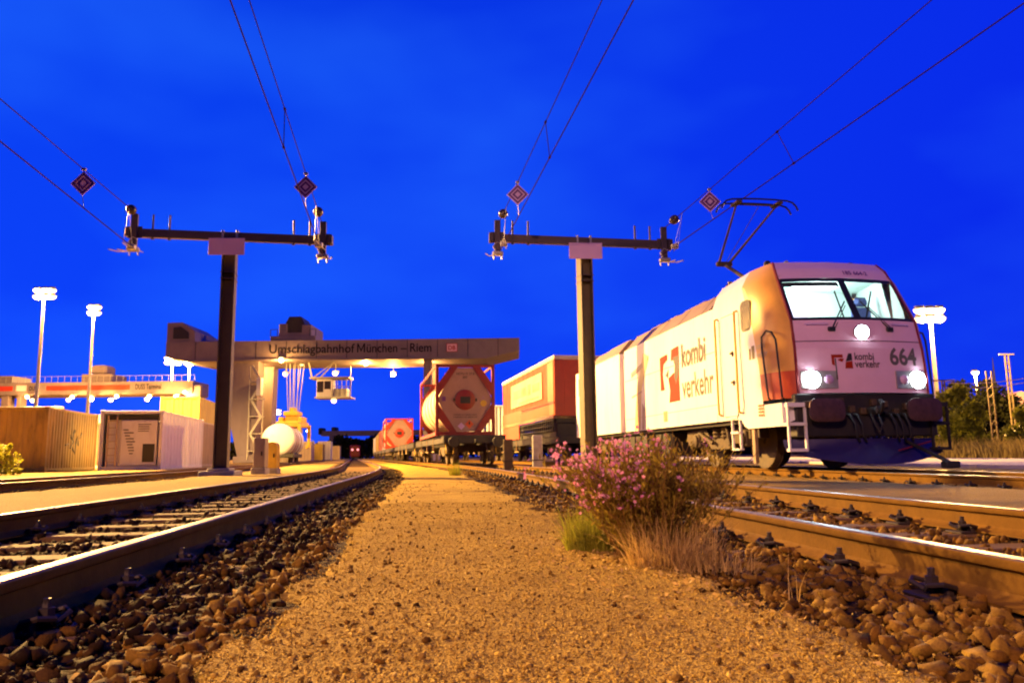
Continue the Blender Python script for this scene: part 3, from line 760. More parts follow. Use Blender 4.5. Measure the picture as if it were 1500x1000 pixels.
# roof of the cab, sides and main body
def sec(y, w, zb, zs, wr, zr, wt=None, slant=None):
    ys = slant or (y, y, y)
    pts = [(-w, ys[0], zb), (-w, ys[1], zs), (-wr, ys[2], zr), (0, ys[2], zr + .05), (wr, ys[2], zr), (w, ys[1], zs), (w, ys[0], zb)]
    return pts
cabsec = []
def cabrow(sign):
    return [(sign * ip(z, FWS), ip(z, FYS), z) for z in (1.22, 1.7, 2.2, 2.75, 3.15, 3.62, 3.86, 4.05)]
b = MB()
for s in (-1, 1):
    r0 = cabrow(s); r1 = [(s * 1.49, 3.5, z) for z in (1.22, 1.7, 2.2, 2.75, 3.15)] + [(s * 1.47, 3.5, 3.5), (s * 1.32, 3.6, 3.80), (s * 1.14, 3.75, 4.0)]
    b.loft([r0, r1], False)
    lo = 2.25
    b.loft([[(s * 1.47, .62, .80), (s * 1.47, 1.35, .80), (s * 1.47, 2.05, .80)], [(s * 1.475, .62, 1.215), (s * 1.478, 1.35, 1.22), (s * 1.485, 2.05, 1.22)]], False)
    b.loft([[(s * 1.47, 2.05, .80), (s * 1.475, 2.2, .86), (s * 1.478, 2.32, .98), (s * 1.48, 2.45, 1.0), (s * 1.48, 3.5, 1.0)], [(s * 1.485, 2.05, 1.22), (s * 1.487, 2.2, 1.22), (s * 1.488, 2.32, 1.22), (s * 1.489, 2.45, 1.22), (s * 1.49, 3.5, 1.22)]], False)
    b.loft([[(s * 1.17, .56, .95), (s * 1.38, .56, .86), (s * 1.47, .62, .80)], [(s * 1.17, .56, 1.215), (s * 1.40, .60, 1.215), (s * 1.475, .62, 1.215)]], False)
b.loft([[(-1.14, 3.75, 4.0), (0, 3.75, 4.05), (1.14, 3.75, 4.0)], [(-1.14, 2.3, 4.05), (0, 2.25, 4.09), (1.14, 2.3, 4.05)], [(-1.02, 1.55, 4.05), (0, 1.42, 4.055), (1.02, 1.55, 4.05)]], False)
fixn(b.build('cab_body', MT['white'], LOCO))
def mainbody(y0, y1):
    b = MB()
    for s in (-1, 1): b.loft([[(s * 1.49, y0, 1.0), (s * 1.49, y0, 2.2), (s * 1.47, y0, 3.48)], [(s * 1.49, y1, 1.0), (s * 1.49, y1, 2.2), (s * 1.47, y1, 3.48)]], False)
    b.loft([[(-1.47, y0, 3.48), (0, y0, 3.48), (1.47, y0, 3.48)], [(-1.49, y0, 1.0), (0, y0, 1.0), (1.49, y0, 1.0)]], False)
    b.loft([[(-1.47, y1, 3.48), (0, y1, 3.48), (1.47, y1, 3.48)], [(-1.49, y1, 1.0), (0, y1, 1.0), (1.49, y1, 1.0)]], False)
    return b
b = mainbody(3.5, 10.55); b2 = mainbody(11.1, 17.4); b.raw(b2.v, b2.f); fixn(b.build('side_walls', MT['white'], LOCO))
b = MB(); b.box(-1.36, 1.36, 10.5, 11.15, 1.0, 3.3); b.build('body_recess', MT['panel'], LOCO)
def roofbox(y0, y1, h=3.92):
    b = MB(); b.loft([[(-1.47, y, 3.48), (-1.10, y, h), (0, y, h + .05), (1.10, y, h), (1.47, y, 3.48)] for y in (y0, y1)], False)
    for y in (y0, y1): b.raw([(-1.47, y, 3.48), (-1.10, y, h), (0, y, h + .05), (1.10, y, h), (1.47, y, 3.48)], [(0, 1, 2, 3, 4)])
    return b
for y0, y1 in ((3.76, 10.4), (11.3, 15.2)):
    fixn(roofbox(y0, y1).build('roof', MT['roof_tan'], LOCO))
for y0, y1 in ((5.4, 7.0), (7.4, 9.8), (12.0, 14.6)):
    b = MB(); b.box(-.9, .9, y0, y1, 3.94, 4.08, .05); b.build('roof_hatch', MT['roof_tan'], LOCO)
b = MB()
for y0 in np.arange(4.2, 10.2, 1.55): b.raw([(-1.455, y0, 3.502), (-1.112, y0, 3.912), (-1.112, y0 + .05, 3.912), (-1.455, y0 + .05, 3.502)], [(0, 1, 2, 3)])
b.build('roof_seam', MT['bogie'], LOCO)
b = MB(); b.box(-1.02, 1.02, 15.2, 17.0, 3.48, 3.9, .3); b.build('rear_cab_roof', MT['white'], LOCO)
b = MB(); b.box(-1.494, 1.494, 16.2, 16.9, 2.55, 3.25, .02); b.build('rear_side_window', MT['darkglass'], LOCO)
b = MB(); b.box(-1.496, 1.496, 15.15, 15.75, 1.15, 3.1, .01); b.build('rear_door', MT['panel'], LOCO)
# left side: door, rails, window, prints
SX = -1.49
def rr_panel(y0, y1, z0, z1, r, x=SX - .004, n=5):
    c = []
    for cy, cz, a0 in ((y1 - r, z1 - r, 0), (y0 + r, z1 - r, 90), (y0 + r, z0 + r, 180), (y1 - r, z0 + r, 270)):
        for k in range(n): a = rad(a0 + 90 * k / (n - 1)); c.append((x, cy + r * math.cos(a), cz + r * math.sin(a)))
    return c
def flat(loop): return MB().raw(loop, [tuple(range(len(loop)))])
flat(rr_panel(1.62, 2.08, 2.72, 3.34, .12, SX - .003)).build('window_seal', MT['black'], LOCO)
flat(rr_panel(1.66, 2.04, 2.76, 3.30, .10, SX - .006)).build('side_window', MT['darkglass'], LOCO)
door = flat(rr_panel(2.42, 3.06, 1.08, 3.18, .05, SX - .012)).build('door', MT['white'], LOCO)
for z in (1.75, 2.35):
    b = MB(); b.box(SX - .05, SX - .012, 2.48, 2.60, z, z + .035, .006); b.box(SX - .035, SX - .012, 2.49, 2.54, z - .05, z + .06, .006); b.build('handle', MT['bogie'], door)
b = MB(); L_ = rr_panel(2.42, 3.06, 1.08, 3.18, .05, SX - .008); b.loft([L_, rr_panel(2.405, 3.075, 1.065, 3.195, .06, SX - .008)], True); b.build('door_seam', MT['logo_grey'], LOCO)
for y in (2.24, 3.24):
    b = MB(); b.tube([(SX, y, 1.12), (SX - .06, y, 1.14), (SX - .065, y, 1.3), (SX - .065, y, 3.0), (SX - .06, y, 3.18), (SX, y, 3.2)], .024, 8); b.build('handrail', MT['yellow'], LOCO, True)
b = MB(); b.box(SX - .006, SX + .02, 2.5, 2.84, .97 + .1, 1.29, .02); b.build('step_pocket', MT['black'], LOCO)
b = MB(); b.box(SX - .01, SX, 2.48, 2.86, 1.03, 1.07); b.build('step_tread', MT['white'], LOCO)
b = MB()
for k in range(4): b.box(SX - .006, SX, 1.30, 1.52, 1.02 + k * .06, 1.055 + k * .06)
b.build('air_vent', MT['red_orange'], LOCO)
b = MB(); b.box(SX - .005, SX, 6.7, 7.0, 1.15, 1.42); b.build('hatch', MT['roof_tan'], LOCO)
for z in (1.36, 2.52):
    b = MB(); b.box(SX - .0025, SX, 3.4, 10.5, z, z + .012); b.build('panel_seam', MT['peach'], LOCO)
# prints on the left side: a runs front-ward (reader's left to right), c is height
side = lambda y0, z0, k=1.0, o=.0045: (lambda a, c: (SX - o, y0 - a, z0 + c * k))
text_part('lettering', 'kombi', .80, side(5.55, 2.42), MT['logo_grey'], LOCO, .012, .8, 1.55)
text_part('lettering', 'verkehr', .80, side(5.55, 1.66), MT['logo_ochre'], LOCO, .012, .8, 1.95)
def sidepoly(name, polys, m, o=.004, y0=7.15, z0=1.62, parent=LOCO):
    b = MB()
    for p in polys: b.raw([(SX - o, y0 - a, z0 + c) for a, c in p], [tuple(range(len(p)))])
    return b.build(name, m, parent)
# emblem: red block with a white tail, an arrow and a dark corner
sidepoly('emblem', [[(0, .35), (.32, .35), (.2, .78), (.28, 1.02), (.58, 1.12), (.58, 1.26), (0, 1.22)], [(.62, 0), (1.42, 0), (1.42, .72), (1.0, .72), (.62, .62), (.72, .3)],
                    [(.86, 1.05), (1.42, 1.05), (1.42, 1.36), (.9, 1.33)]], MT['logo_red'])
sidepoly('emblem', [[(1.06, .62), (1.42, .72), (1.42, 1.12), (1.0, 1.12), (1.14, .9)], [(.42, .72), (.68, .86), (.62, .62)], [(0, .35), (.1, .35), (.06, .8), (0, .82)], [(1.2, .42), (1.42, .72), (1.06, .62)]], MT['logo_grey'], .007)
sidepoly('side_print', [[(0, 0), (.55, 0), (.75, 1.1), (1.5, 2.0), (1.05, 2.15), (.35, 1.2), (.15, .6)]], MT['peach'], .0035, 9.6, 1.02)
sidepoly('side_print', [[(0, 0), (.22, 0), (.35, .55), (.1, .75)], [(-.9, 1.55), (.25, 1.75), (.25, 1.9), (-.9, 1.7)], [(-.9, .95), (0.1, 1.05), (0.1, 1.1), (-.9, 1.0)]], MT['lilac'], .004, 8.9, 1.02)
text_part('lettering', 'kombi', .16, side(1.46, 2.30), MT['peach'], LOCO, .003, .9)
text_part('lettering', 'verkehr', .16, side(1.46, 2.13), MT['peach'], LOCO, .003, .9)
sidepoly('emblem', [[(0, 0), (.1, 0), (.1, .22), (.02, .22)], [(.14, 0), (.26, 0), (.26, .26), (.14, .26)]], MT['logo_ochre'], .004, 1.8, 2.13)
# front lettering
frt = lambda x0, z0, o=.007: (lambda a, c: (x0 + a, fy(x0 + a, z0 + c) - o, z0 + c))
text_part('number', '664', .44, frt(.46, 1.90), MT['number_grey'], LOCO, .012, .9, .56)
text_part('lettering', 'kombi', .19, frt(-.20, 1.98), MT['logo_grey'], LOCO, .003, 1, .36)
text_part('lettering', 'verkehr', .19, frt(-.20, 1.84), MT['logo_grey'], LOCO, .003, 1, .46)
def frontpoly(name, polys, m, x0, z0, o=.006):
    b = MB()
    for p in polys: b.raw([(x0 + a, fy(x0 + a, z0 + c) - o, z0 + c) for a, c in p], [tuple(range(len(p)))])
    return b.build(name, m, LOCO)
frontpoly('emblem', [[(0, .08), (.05, .05), (.05, .2), (.2, .2), (.2, .26), (0, .26)], [(.1, .16), (.18, .12), (.22, .18), (.16, .19)], [(.22, .0), (.36, 0), (.36, .14), (.24, .12)]], MT['logo_red'], -.60, 1.82)
frontpoly('emblem', [[(.24, .13), (.36, .15), (.36, .28), (.3, .28)]], MT['logo_grey'], -.60, 1.82)
text_part('number', '185 664-2', .12, frt(.10, 3.74), MT['signblue'], LOCO, .003, 1, .52)
# lamps
for s in (-1, 1):
    fxx = s * .84
    b = MB(); xs = (fxx - .30, fxx + .30); zz = (1.46, 1.78)
    loop = [(xs[0], zz[0]), (xs[1], zz[0]), (xs[1], zz[1]), (xs[0], zz[1])]
    q0 = [(a, fy(a, c) - .03, c) for a, c in loop]; q1 = [(a, fy(a, c) + .05, c) for a, c in loop]
    b.loft([q0, q1], True); b.raw(q0, [(0, 1, 2, 3)])
    hl = b.build('headlight_housing', MT['galv'], LOCO)
    for k, (dx, m_, r_) in enumerate(((-.13 * -s * -1, 'head_l', .155), (.14 * -s * -1, 'glass', .085))):
        x = fxx + (s * .12 if k == 0 else -s * .15); d = MB()
        d.disc((x, fy(x, 1.62) - .032, 1.62), (0, -1, 0), [(0, r_), (.012, r_ * .9), (.03, r_ * .5), (.034, 0)], 20)
        d.build('headlight' if k == 0 else 'marker_lamp', MT[m_] if k == 0 else MT['plate'], hl, True)
    lo = LOCO.location + Matrix.Rotation(math.atan(.14), 3, 'Z') @ Vector((fxx + s * .12, .2, 1.62))
    lamp('headlight_beam', lo, 130, (.85, .96, 1), .1, spot=rad(80), target=lo + Vector((.4, -10, -.8)))
d = MB(); d.disc((0, fy(0, 2.50) - .01, 2.50), (0, -1, -.12), [(0, .15), (.03, .14), (.03, .12)], 20); tl = d.build('top_lamp_housing', MT['galv'], LOCO)
d = MB(); d.disc((0, fy(0, 2.50) - .042, 2.496), (0, -1, -.12), [(0, .125), (.015, .1), (.025, 0)], 20); d.build('headlight', MT['head_l'], tl, True)
# wipers
for x0, x1 in ((-.52, -.14), (.56, .16)):
    b = MB(); p0 = Vector((x0, fy(x0, 2.56) - .03, 2.56)); p1 = Vector((x1, fy(x1, 3.12) - .05, 3.12))
    b.tube([p0, p1], .014, 6); b.box(x0 - .06, x0 + .06, p0.y - .02, p0.y + .05, 2.52, 2.60, .01)
    m_ = p0.lerp(p1, .75); b.tube([m_ + Vector((-.07 * np.sign(x1 - x0) * -1, 0, -.30)), m_ + Vector((.10 * np.sign(x1 - x0) * -1, .02, .33))], .016, 6)
    b.tube([p0 + Vector((.05, 0, 0)), p0.lerp(p1, .85) + Vector((.05, 0, 0))], .009, 6)
    b.build('wiper', MT['black'], LOCO)
for x in (-.95, .95):
    b = MB(); b.tube([(x, fy(x, 2.66) - .0, 2.66), (x, fy(x, 2.66) - .05, 2.66), (x * .62, fy(x * .62, 2.66) - .05, 2.66), (x * .62, fy(x * .62, 2.66), 2.66)], .012, 6); b.build('grab_rail', MT['plate'], LOCO)
b = MB(); b.tube([(-.55, fy(-.55, 1.62) - .04, 1.62), (-.56, fy(-.55, 1.95) - .05, 2.0)], .012, 6); b.build('antenna', MT['dark'], LOCO)
# cab interior
b = MB()
b.quad((-1.2, 2.75, 1.9), (1.2, 2.75, 1.9), (1.2, 2.75, 3.8), (-1.2, 2.75, 3.8))
for s in (-1, 1): b.quad((s * 1.14, .74, 1.9), (s * 1.10, 1.2, 1.9), (s * 1.08, 1.24, 3.7), (s * 1.12, .95, 3.0)); b.quad((s * 1.16, 1.1, 1.9), (s * 1.36, 2.75, 1.9), (s * 1.3, 2.75, 3.72), (s * 1.0, 1.4, 3.72))
b.quad((-1.1, 1.25, 3.72), (1.1, 1.25, 3.72), (1.3, 2.75, 3.72), (-1.3, 2.75, 3.72))
b.quad((-1.3, .7, 1.9), (1.3, .7, 1.9), (1.3, 2.75, 1.9), (-1.3, 2.75, 1.9))
b.build('cab_interior', MT['cabin'], LOCO)
b = MB(); b.box(-1.05, 1.05, .82, 1.25, 2.3, 2.56, .04); b.build('control_desk', MT['seat'], LOCO)
b = MB(); b.box(.60, 1.0, 1.40, 1.8, 2.35, 2.5, .05); b.box(.60, 1.0, 1.72, 1.86, 2.5, 3.22, .06); b.box(.67, .93, 1.72, 1.84, 3.24, 3.42, .05); b.build('driver_seat', MT['seat'], LOCO)
b = MB(); b.box(-.35, .2, 2.70, 2.745, 2.0, 3.5, .01); b.box(-.48, -.36, 2.68, 2.74, 2.3, 3.3, .01); b.build('cabinet', MT['plate'], LOCO)
b = MB(); b.box(-.4, .4, 1.9, 2.2, 3.66, 3.70, .01); b.build('cab_lamp', MT['cab_glow'], LOCO)
lo = LOCO.location + Matrix.Rotation(math.atan(.14), 3, 'Z') @ Vector((0, 1.9, 3.4)); lamp('cab_light', lo, 75, (.80, 1.0, .96), .15)
# roof gear, horn
b = MB()
for x in (-.95, .75): b.disc((x, 1.95, 4.06), (0, 0, 1), [(0, .07), (.09, .07), (.13, .04)], 10)
b.build('roof_lamp_dome', MT['black'], LOCO, True)
b = MB(); b.tube([(-.62, 1.9, 4.05), (-.62, 1.9, 4.14)], .02, 6); b.disc((-.62, 1.82, 4.14), (0, 1, 0), [(0, .04), (.2, .015)], 10); b.build('horn', MT['galv'], LOCO)
for y, x in ((3.9, -.9), (4.6, -.7), (12.0, -.6), (12.3, -.2)):
    b = MB(); b.disc((x, y, 3.9), (0, 0, 1), [(0, .08), (.04, .1), (.06, .06), (.1, .1), (.12, .06), (.16, .1), (.18, .06), (.22, .1), (.25, .05), (.3, .05)], 12); b.build('roof_insulator', MT['ceramic'], LOCO, True)
# pantograph (a part with pieces)
b = MB(); b.box(-.55, .55, 4.15, 4.25, 4.10, 4.18, .01); b.box(-.55, .55, 5.35, 5.45, 4.10, 4.18, .01); b.box(-.05, .05, 4.15, 5.45, 4.10, 4.18, .01)
for x in (-.5, .5):
    for y in (4.2, 5.4): b.disc((x, y, 3.88), (0, 0, 1), [(0, .05), (.24, .05)], 8)
PAN = b.build('pantograph', MT['dark'], LOCO)
KN = Vector((0, 6.35, 5.25)); HDP = Vector((.06, 4.45, 6.30))
b = MB(); b.tube([(0, 4.25, 4.1), KN], .055, 8, r1=.045); b.tube([(.16, 4.3, 4.1), KN + Vector((.12, .02, -.12))], .014, 6); b.box(-.2, .2, KN.y - .06, KN.y + .06, KN.z - .06, KN.z + .06, .02); b.build('lower_arm', MT['bogie'], PAN, True)
b = MB()
for s in (-1, 1): b.tube([KN + Vector((s * .13, 0, .03)), HDP + Vector((s * .48, 0, -.06))], .034, 8, r1=.024)
b.tube([KN + Vector((.05, 0, .05)), HDP + Vector((.05, .02, -.1))], .008, 6)
b.tube([HDP + Vector((-.5, 0, -.06)), HDP + Vector((.5, 0, -.06))], .022, 8)
b.build('upper_arm', MT['bogie'], PAN, True)
for dy in (-.17, .17):
    b = MB(); pts = [(-.90, -.22), (-.86, -.12), (-.78, -.03), (-.65, .01), (-.35, .03), (0, .035), (.35, .03), (.65, .01), (.78, -.03), (.86, -.12), (.90, -.22)]
    b.tube([HDP + Vector((x, dy, z)) for x, z in pts], .022, 8)
    b.build('contact_strip', MT['black'], PAN, True)
for s in (-1, 1):
    b = MB(); X_ = HDP.x + s * .48
    b.box(X_ - .07, X_ + .07, HDP.y - .2, HDP.y + .2, HDP.z - .07, HDP.z - .01, .015); b.build('head_carrier', MT['bogie'], PAN)
# underframe and front end
b = MB(); b.box(-1.28, 1.28, .5, .9, .60, 1.37, .02); b.box(-1.44, 1.44, .62, 2.05, .98, 1.2, .02); b.build('buffer_beam', MT['dark'], LOCO)
b = MB(); b.box(-1.38, 1.38, 2.1, 17.3, .92, 1.02); b.box(-1.25, 1.25, 7.2, 11.8, .28, .92, .06)
for y in np.arange(7.3, 11.7, .62): b.box(-1.285, -1.25, y, y + .5, .34, .86, .01)
b.build('underframe', MT['dark'], LOCO)
for s in (-1, 1):
    b = MB(); b.disc((s * .875, .62, 1.06), (0, -1, 0), [(0, .17), (.12, .17), (.13, .12), (.42, .12)], 16); bf = b.build('buffer', MT['dark'], LOCO)
    b = MB(); pl_ = []
    for k in range(28):
        a = 2 * math.pi * k / 28; ca, sa = math.cos(a), math.sin(a)
        pl_.append((s * .875 + .31 * math.copysign(abs(ca) ** .42, ca), 1.06 + .205 * math.copysign(abs(sa) ** .55, sa)))
    b.loft([[(x, .235, z) for x, z in pl_], [(x, .20, z) for x, z in pl_], [((x - s * .875) * .8 + s * .875, .185, (z - 1.06) * .8 + 1.06) for x, z in pl_], [((x - s * .875) * .2 + s * .875, .178, (z - 1.06) * .2 + 1.06) for x, z in pl_]], True, True)
    b.build('buffer_plate', MT['buffer'], bf, True)
b = MB(); b.box(-.06, .06, .12, .6, .98, 1.12, .02); b.tube([(0, .15, 1.0), (0, .05, 1.06), (0, .02, 1.16), (0, .10, 1.22)], .035, 8); b.tube([(-.05, .3, 1.0), (-.06, .18, .8), (0, .16, .66), (.06, .18, .8), (.05, .3, 1.0)], .022, 6); b.build('coupling_hook', MT['dark'], LOCO, True)
for x in (-.42, -.3, .3, .42, .55):
    b = MB(); b.tube([(x, .5, 1.0), (x, .3, .98), (x + .02, .2, .8), (x + .05, .22, .58), (x + .14, .32, .5)], .022, 6); b.disc((x, .42, 1.0), (0, 1, 0), [(0, .035), (.1, .035)], 8); b.build('brake_hose', MT['black'], LOCO, True)
for x in np.linspace(-1.1, 1.1, 12):
    z = 1.12 + .1 * math.sin(x * 9); b = MB(); b.box(x - .05, x + .05, .42, .5, z - .05, z + .07, .01); b.build('coupler_socket', MT['bogie'], LOCO)
b = MB(); rows = []
for z, yy in ((.10, .16), (.20, .22), (.36, .34), (.50, .42), (.56, .42)):
    lo_ = .10 if z > .3 else 0
    rows.append([(x, yy + .42 * (abs(x) / 1.38) ** 1.7, z + (.20 * (abs(x) / 1.38) ** 2 if z < .3 else 0)) for x in np.linspace(-1.38, 1.38, 17)])
b.loft(rows, False); pw = b.build('snow_plough', MT['plough'], LOCO); fixn(pw)
md = pw.modifiers.new('thick', 'SOLIDIFY'); md.thickness = .02
b = MB(); b.tube([(.35, .22, .34), (1.28, .62, .52)], .016, 6); b.build('hose', MT['red'], LOCO)
for s in (-1, 1):      # corner steps and door ladder
    b = MB(); x0, x1 = sorted((s * 1.44, s * 1.16))
    for x in (s * 1.45, s * 1.15): b.box(x - .016, x + .016, .44, .49, .34, 1.21); b.box(x - .02, x + .02, .44, .9, .8, .85)
    b.box(x0, x1, .42, .62, 1.13, 1.205)
    for z in (.34, .80): b.box(x0, x1, .42, .60, z, z + .055)
    b.build('corner_steps', MT['white' if s < 0 else 'dark'], LOCO)  # right-hand steps take dark steel to stand in for shade there
    b = MB()
    for y in (2.48, 2.86): b.box(s * 1.44 - .02, s * 1.44 + .02, y - .02, y + .02, .38, 1.0)
    for z in (.38, .72): b.box(s * 1.44 - .05, s * 1.44 + .05, 2.48, 2.86, z, z + .04)
    b.build('door_ladder', MT['white'], LOCO)
    b = MB(); b.box(s * 1.40 - .03, s * 1.40 + .03, 1.88, 2.0, .12, .98); b.build('sand_pipe', MT['roof_tan'], LOCO)
WHEEL_L = None
def wheel_mb(r, n=28):
    b = MB(); b.disc((0, 0, 0), (1, 0, 0), [(-.07, 0.10), (-.07, r - .10), (-.085, r - .07), (-.085, r + .0), (.045, r + .008), (.05, r + .03), (.078, r + .028), (.08, r - .06), (.06, r - .09), (.06, .12)], n)
    b.disc((-.07, 0, 0), (-1, 0, 0), [(0, .12), (.05, .11), (.06, 0)], 14)
    return b
WM = {}
def wheelset(parent, y, r):
    for s in (-1, 1):
        if r not in WM:
            o = wheel_mb(r).build('wheel', MT['bogie'], parent, True); WM[r] = o.data
        else:
            o = bpy.data.objects.new('wheel', WM[r]); COL.objects.link(o); o.parent = parent
        o.location = (s * (.70 if r > .6 else .75), y, r); o.rotation_euler = (0, 0, 0 if s < 0 else math.pi)
def loco_bogie(y0, y1):
    b = MB(); ym = (y0 + y1) / 2
    for s in (-1, 1):
        x = s * 1.08
        prof = [(y0 - .75, .62), (y0 - .7, .86), (y0 + .55, .88), (ym - .55, .66), (ym + .55, .66), (y1 - .55, .88), (y1 + .7, .86), (y1 + .75, .62), (y1 - .5, .62), (ym + .5, .42), (ym - .5, .42), (y0 + .5, .62)]
        b.loft([[(x - .09, y, z) for y, z in prof], [(x + .09, y, z) for y, z in prof]], True, True)
        for y in (y0, y1):
            b.box(x - .14 if s < 0 else x - .05, x + .05 if s < 0 else x + .14, y - .19, y + .19, .46, .80, .03)
            b.disc((x + s * .12, y, .62), (s, 0, 0), [(0, .15), (.06, .14), (.08, .08)], 14)
            b.beam((x + s * .06, y + .2, .60), (x + s * .06, y + .62, .58), .1, .12)
            for q in (-.33, .33): b.disc((x, y + q, .62), (0, 0, 1), [(0, .085), (.04, .11), (.07, .085), (.11, .11), (.14, .085), (.18, .11), (.21, .085), (.25, .11)], 12)
        for q in (-.24, .24): b.disc((x, ym + q, .64), (0, 0, 1), [(0, .12), (.05, .15), (.09, .12), (.14, .15), (.18, .12), (.23, .15), (.28, .12)], 14)
        b.tube([(x + s * .14, ym - .7, .5), (x + s * .14, ym - .55, .92)], .045, 8)
        b.tube([(x + s * .16, ym + .2, .55), (x + s * .16, ym + 1.0, .8)], .04, 8)
    b.box(-1.0, 1.0, ym - .3, ym + .3, .45, .75)
    bo = b.build('bogie', MT['bogie'], LOCO)
    for y in (y0, y1): wheelset(bo, y, .625)
loco_bogie(2.95, 5.55); loco_bogie(13.35, 15.95)

# ------------------------------------------------------------------ wagons and what they carry
def world_at(u, y, z=ZR): return tp(u, y, z)
def wagon(label, u, y0, length, group='flat wagons of the container train', axles=True, detail=True):
    ym = y0 + length / 2; a = tp(u, y0 + 2); c = tp(u, y0 + length - 2); d = c - a
    loc = tp(u, y0, ZR); loc.x = a.x - d.x / d.y * 2
    root = thing('container_wagon', label, 'flat wagon', loc, math.atan(-d.x / d.y), group)
    b = MB(); L = length
    for s in (-1, 1):
        b.box(s * 1.2 - .06, s * 1.2 + .06, .55, L - .55, .86, 1.14, .01); b.box(s * 1.2 - .10, s * 1.2 + .10, .55, L - .55, .84, .862); b.box(s * 1.2 - .10, s * 1.2 + .10, .55, L - .55, 1.138, 1.155)
        b.box(s * .35 - .06, s * .35 + .06, .55, L - .55, .78, 1.1)
    for y in np.arange(.55, L - .6, 2.2): b.box(-1.14, 1.14, y, y + .18, .9, 1.13)
    b.box(-1.25, 1.25, .4, .62, .82, 1.155, .02); b.box(-1.25, 1.25, L - .62, L - .4, .82, 1.155, .02)
    b.build('frame', MT['dark'], root)
    for y in (2.0, L - 2.0):
        b = MB()
        for s in (-1, 1):
            x = s * 1.02; pr = [(y - 1.35, .5), (y - 1.3, .68), (y - .4, .74), (y + .4, .74), (y + 1.3, .68), (y + 1.35, .5), (y + .6, .44), (y + .3, .34), (y - .3, .34), (y - .6, .44)]
            b.loft([[(x - .06, p, q) for p, q in pr], [(x + .06, p, q) for p, q in pr]], True, True)
            for q in (-.9, .9): b.box(x - .12, x + .12, y + q - .14, y + q + .14, .34, .62, .03)
        b.box(-1, 1, y - .2, y + .2, .5, .86)
        bo = b.build('bogie', MT['bogie'], root)
        for q in (-.9, .9): wheelset(bo, y + q, .46)
    if detail:
        for s in (-1, 1):
            b = MB(); b.disc((s * .875, .42, .89), (0, -1, 0), [(0, .13), (.1, .13), (.11, .09), (.36, .09), (.362, .22), (.39, .21), (.40, .05)], 20); b.build('buffer', MT['dark'], root, True)
        b = MB(); b.tube([(0, .4, .88), (0, .15, .86), (0, .05, .9), (0, .1, .98)], .035, 8); b.tube([(.4, .4, .85), (.42, .2, .7), (.5, .12, .45), (.62, .2, .35)], .02, 6); b.build('coupling', MT['dark'], root, True)
        b = MB()
        for s in (-1, 1): b.tube([(s * 1.15, .45, .84), (s * 1.15, .42, .45), (s * .85, .42, .45), (s * .85, .45, .84)], .015, 6)
        b.build('shunter_step', MT['yellow'], root)
    for y in (L * .3, L * .5, L * .7):
        b = MB(); b.box(-1.28, -1.22, y - .03, y + .03, .5, 1.25); b.box(-1.27, -1.23, y - .5, y + .5, .5, .56); b.build('side_bracket', MT['roof_tan'], root)
    return root
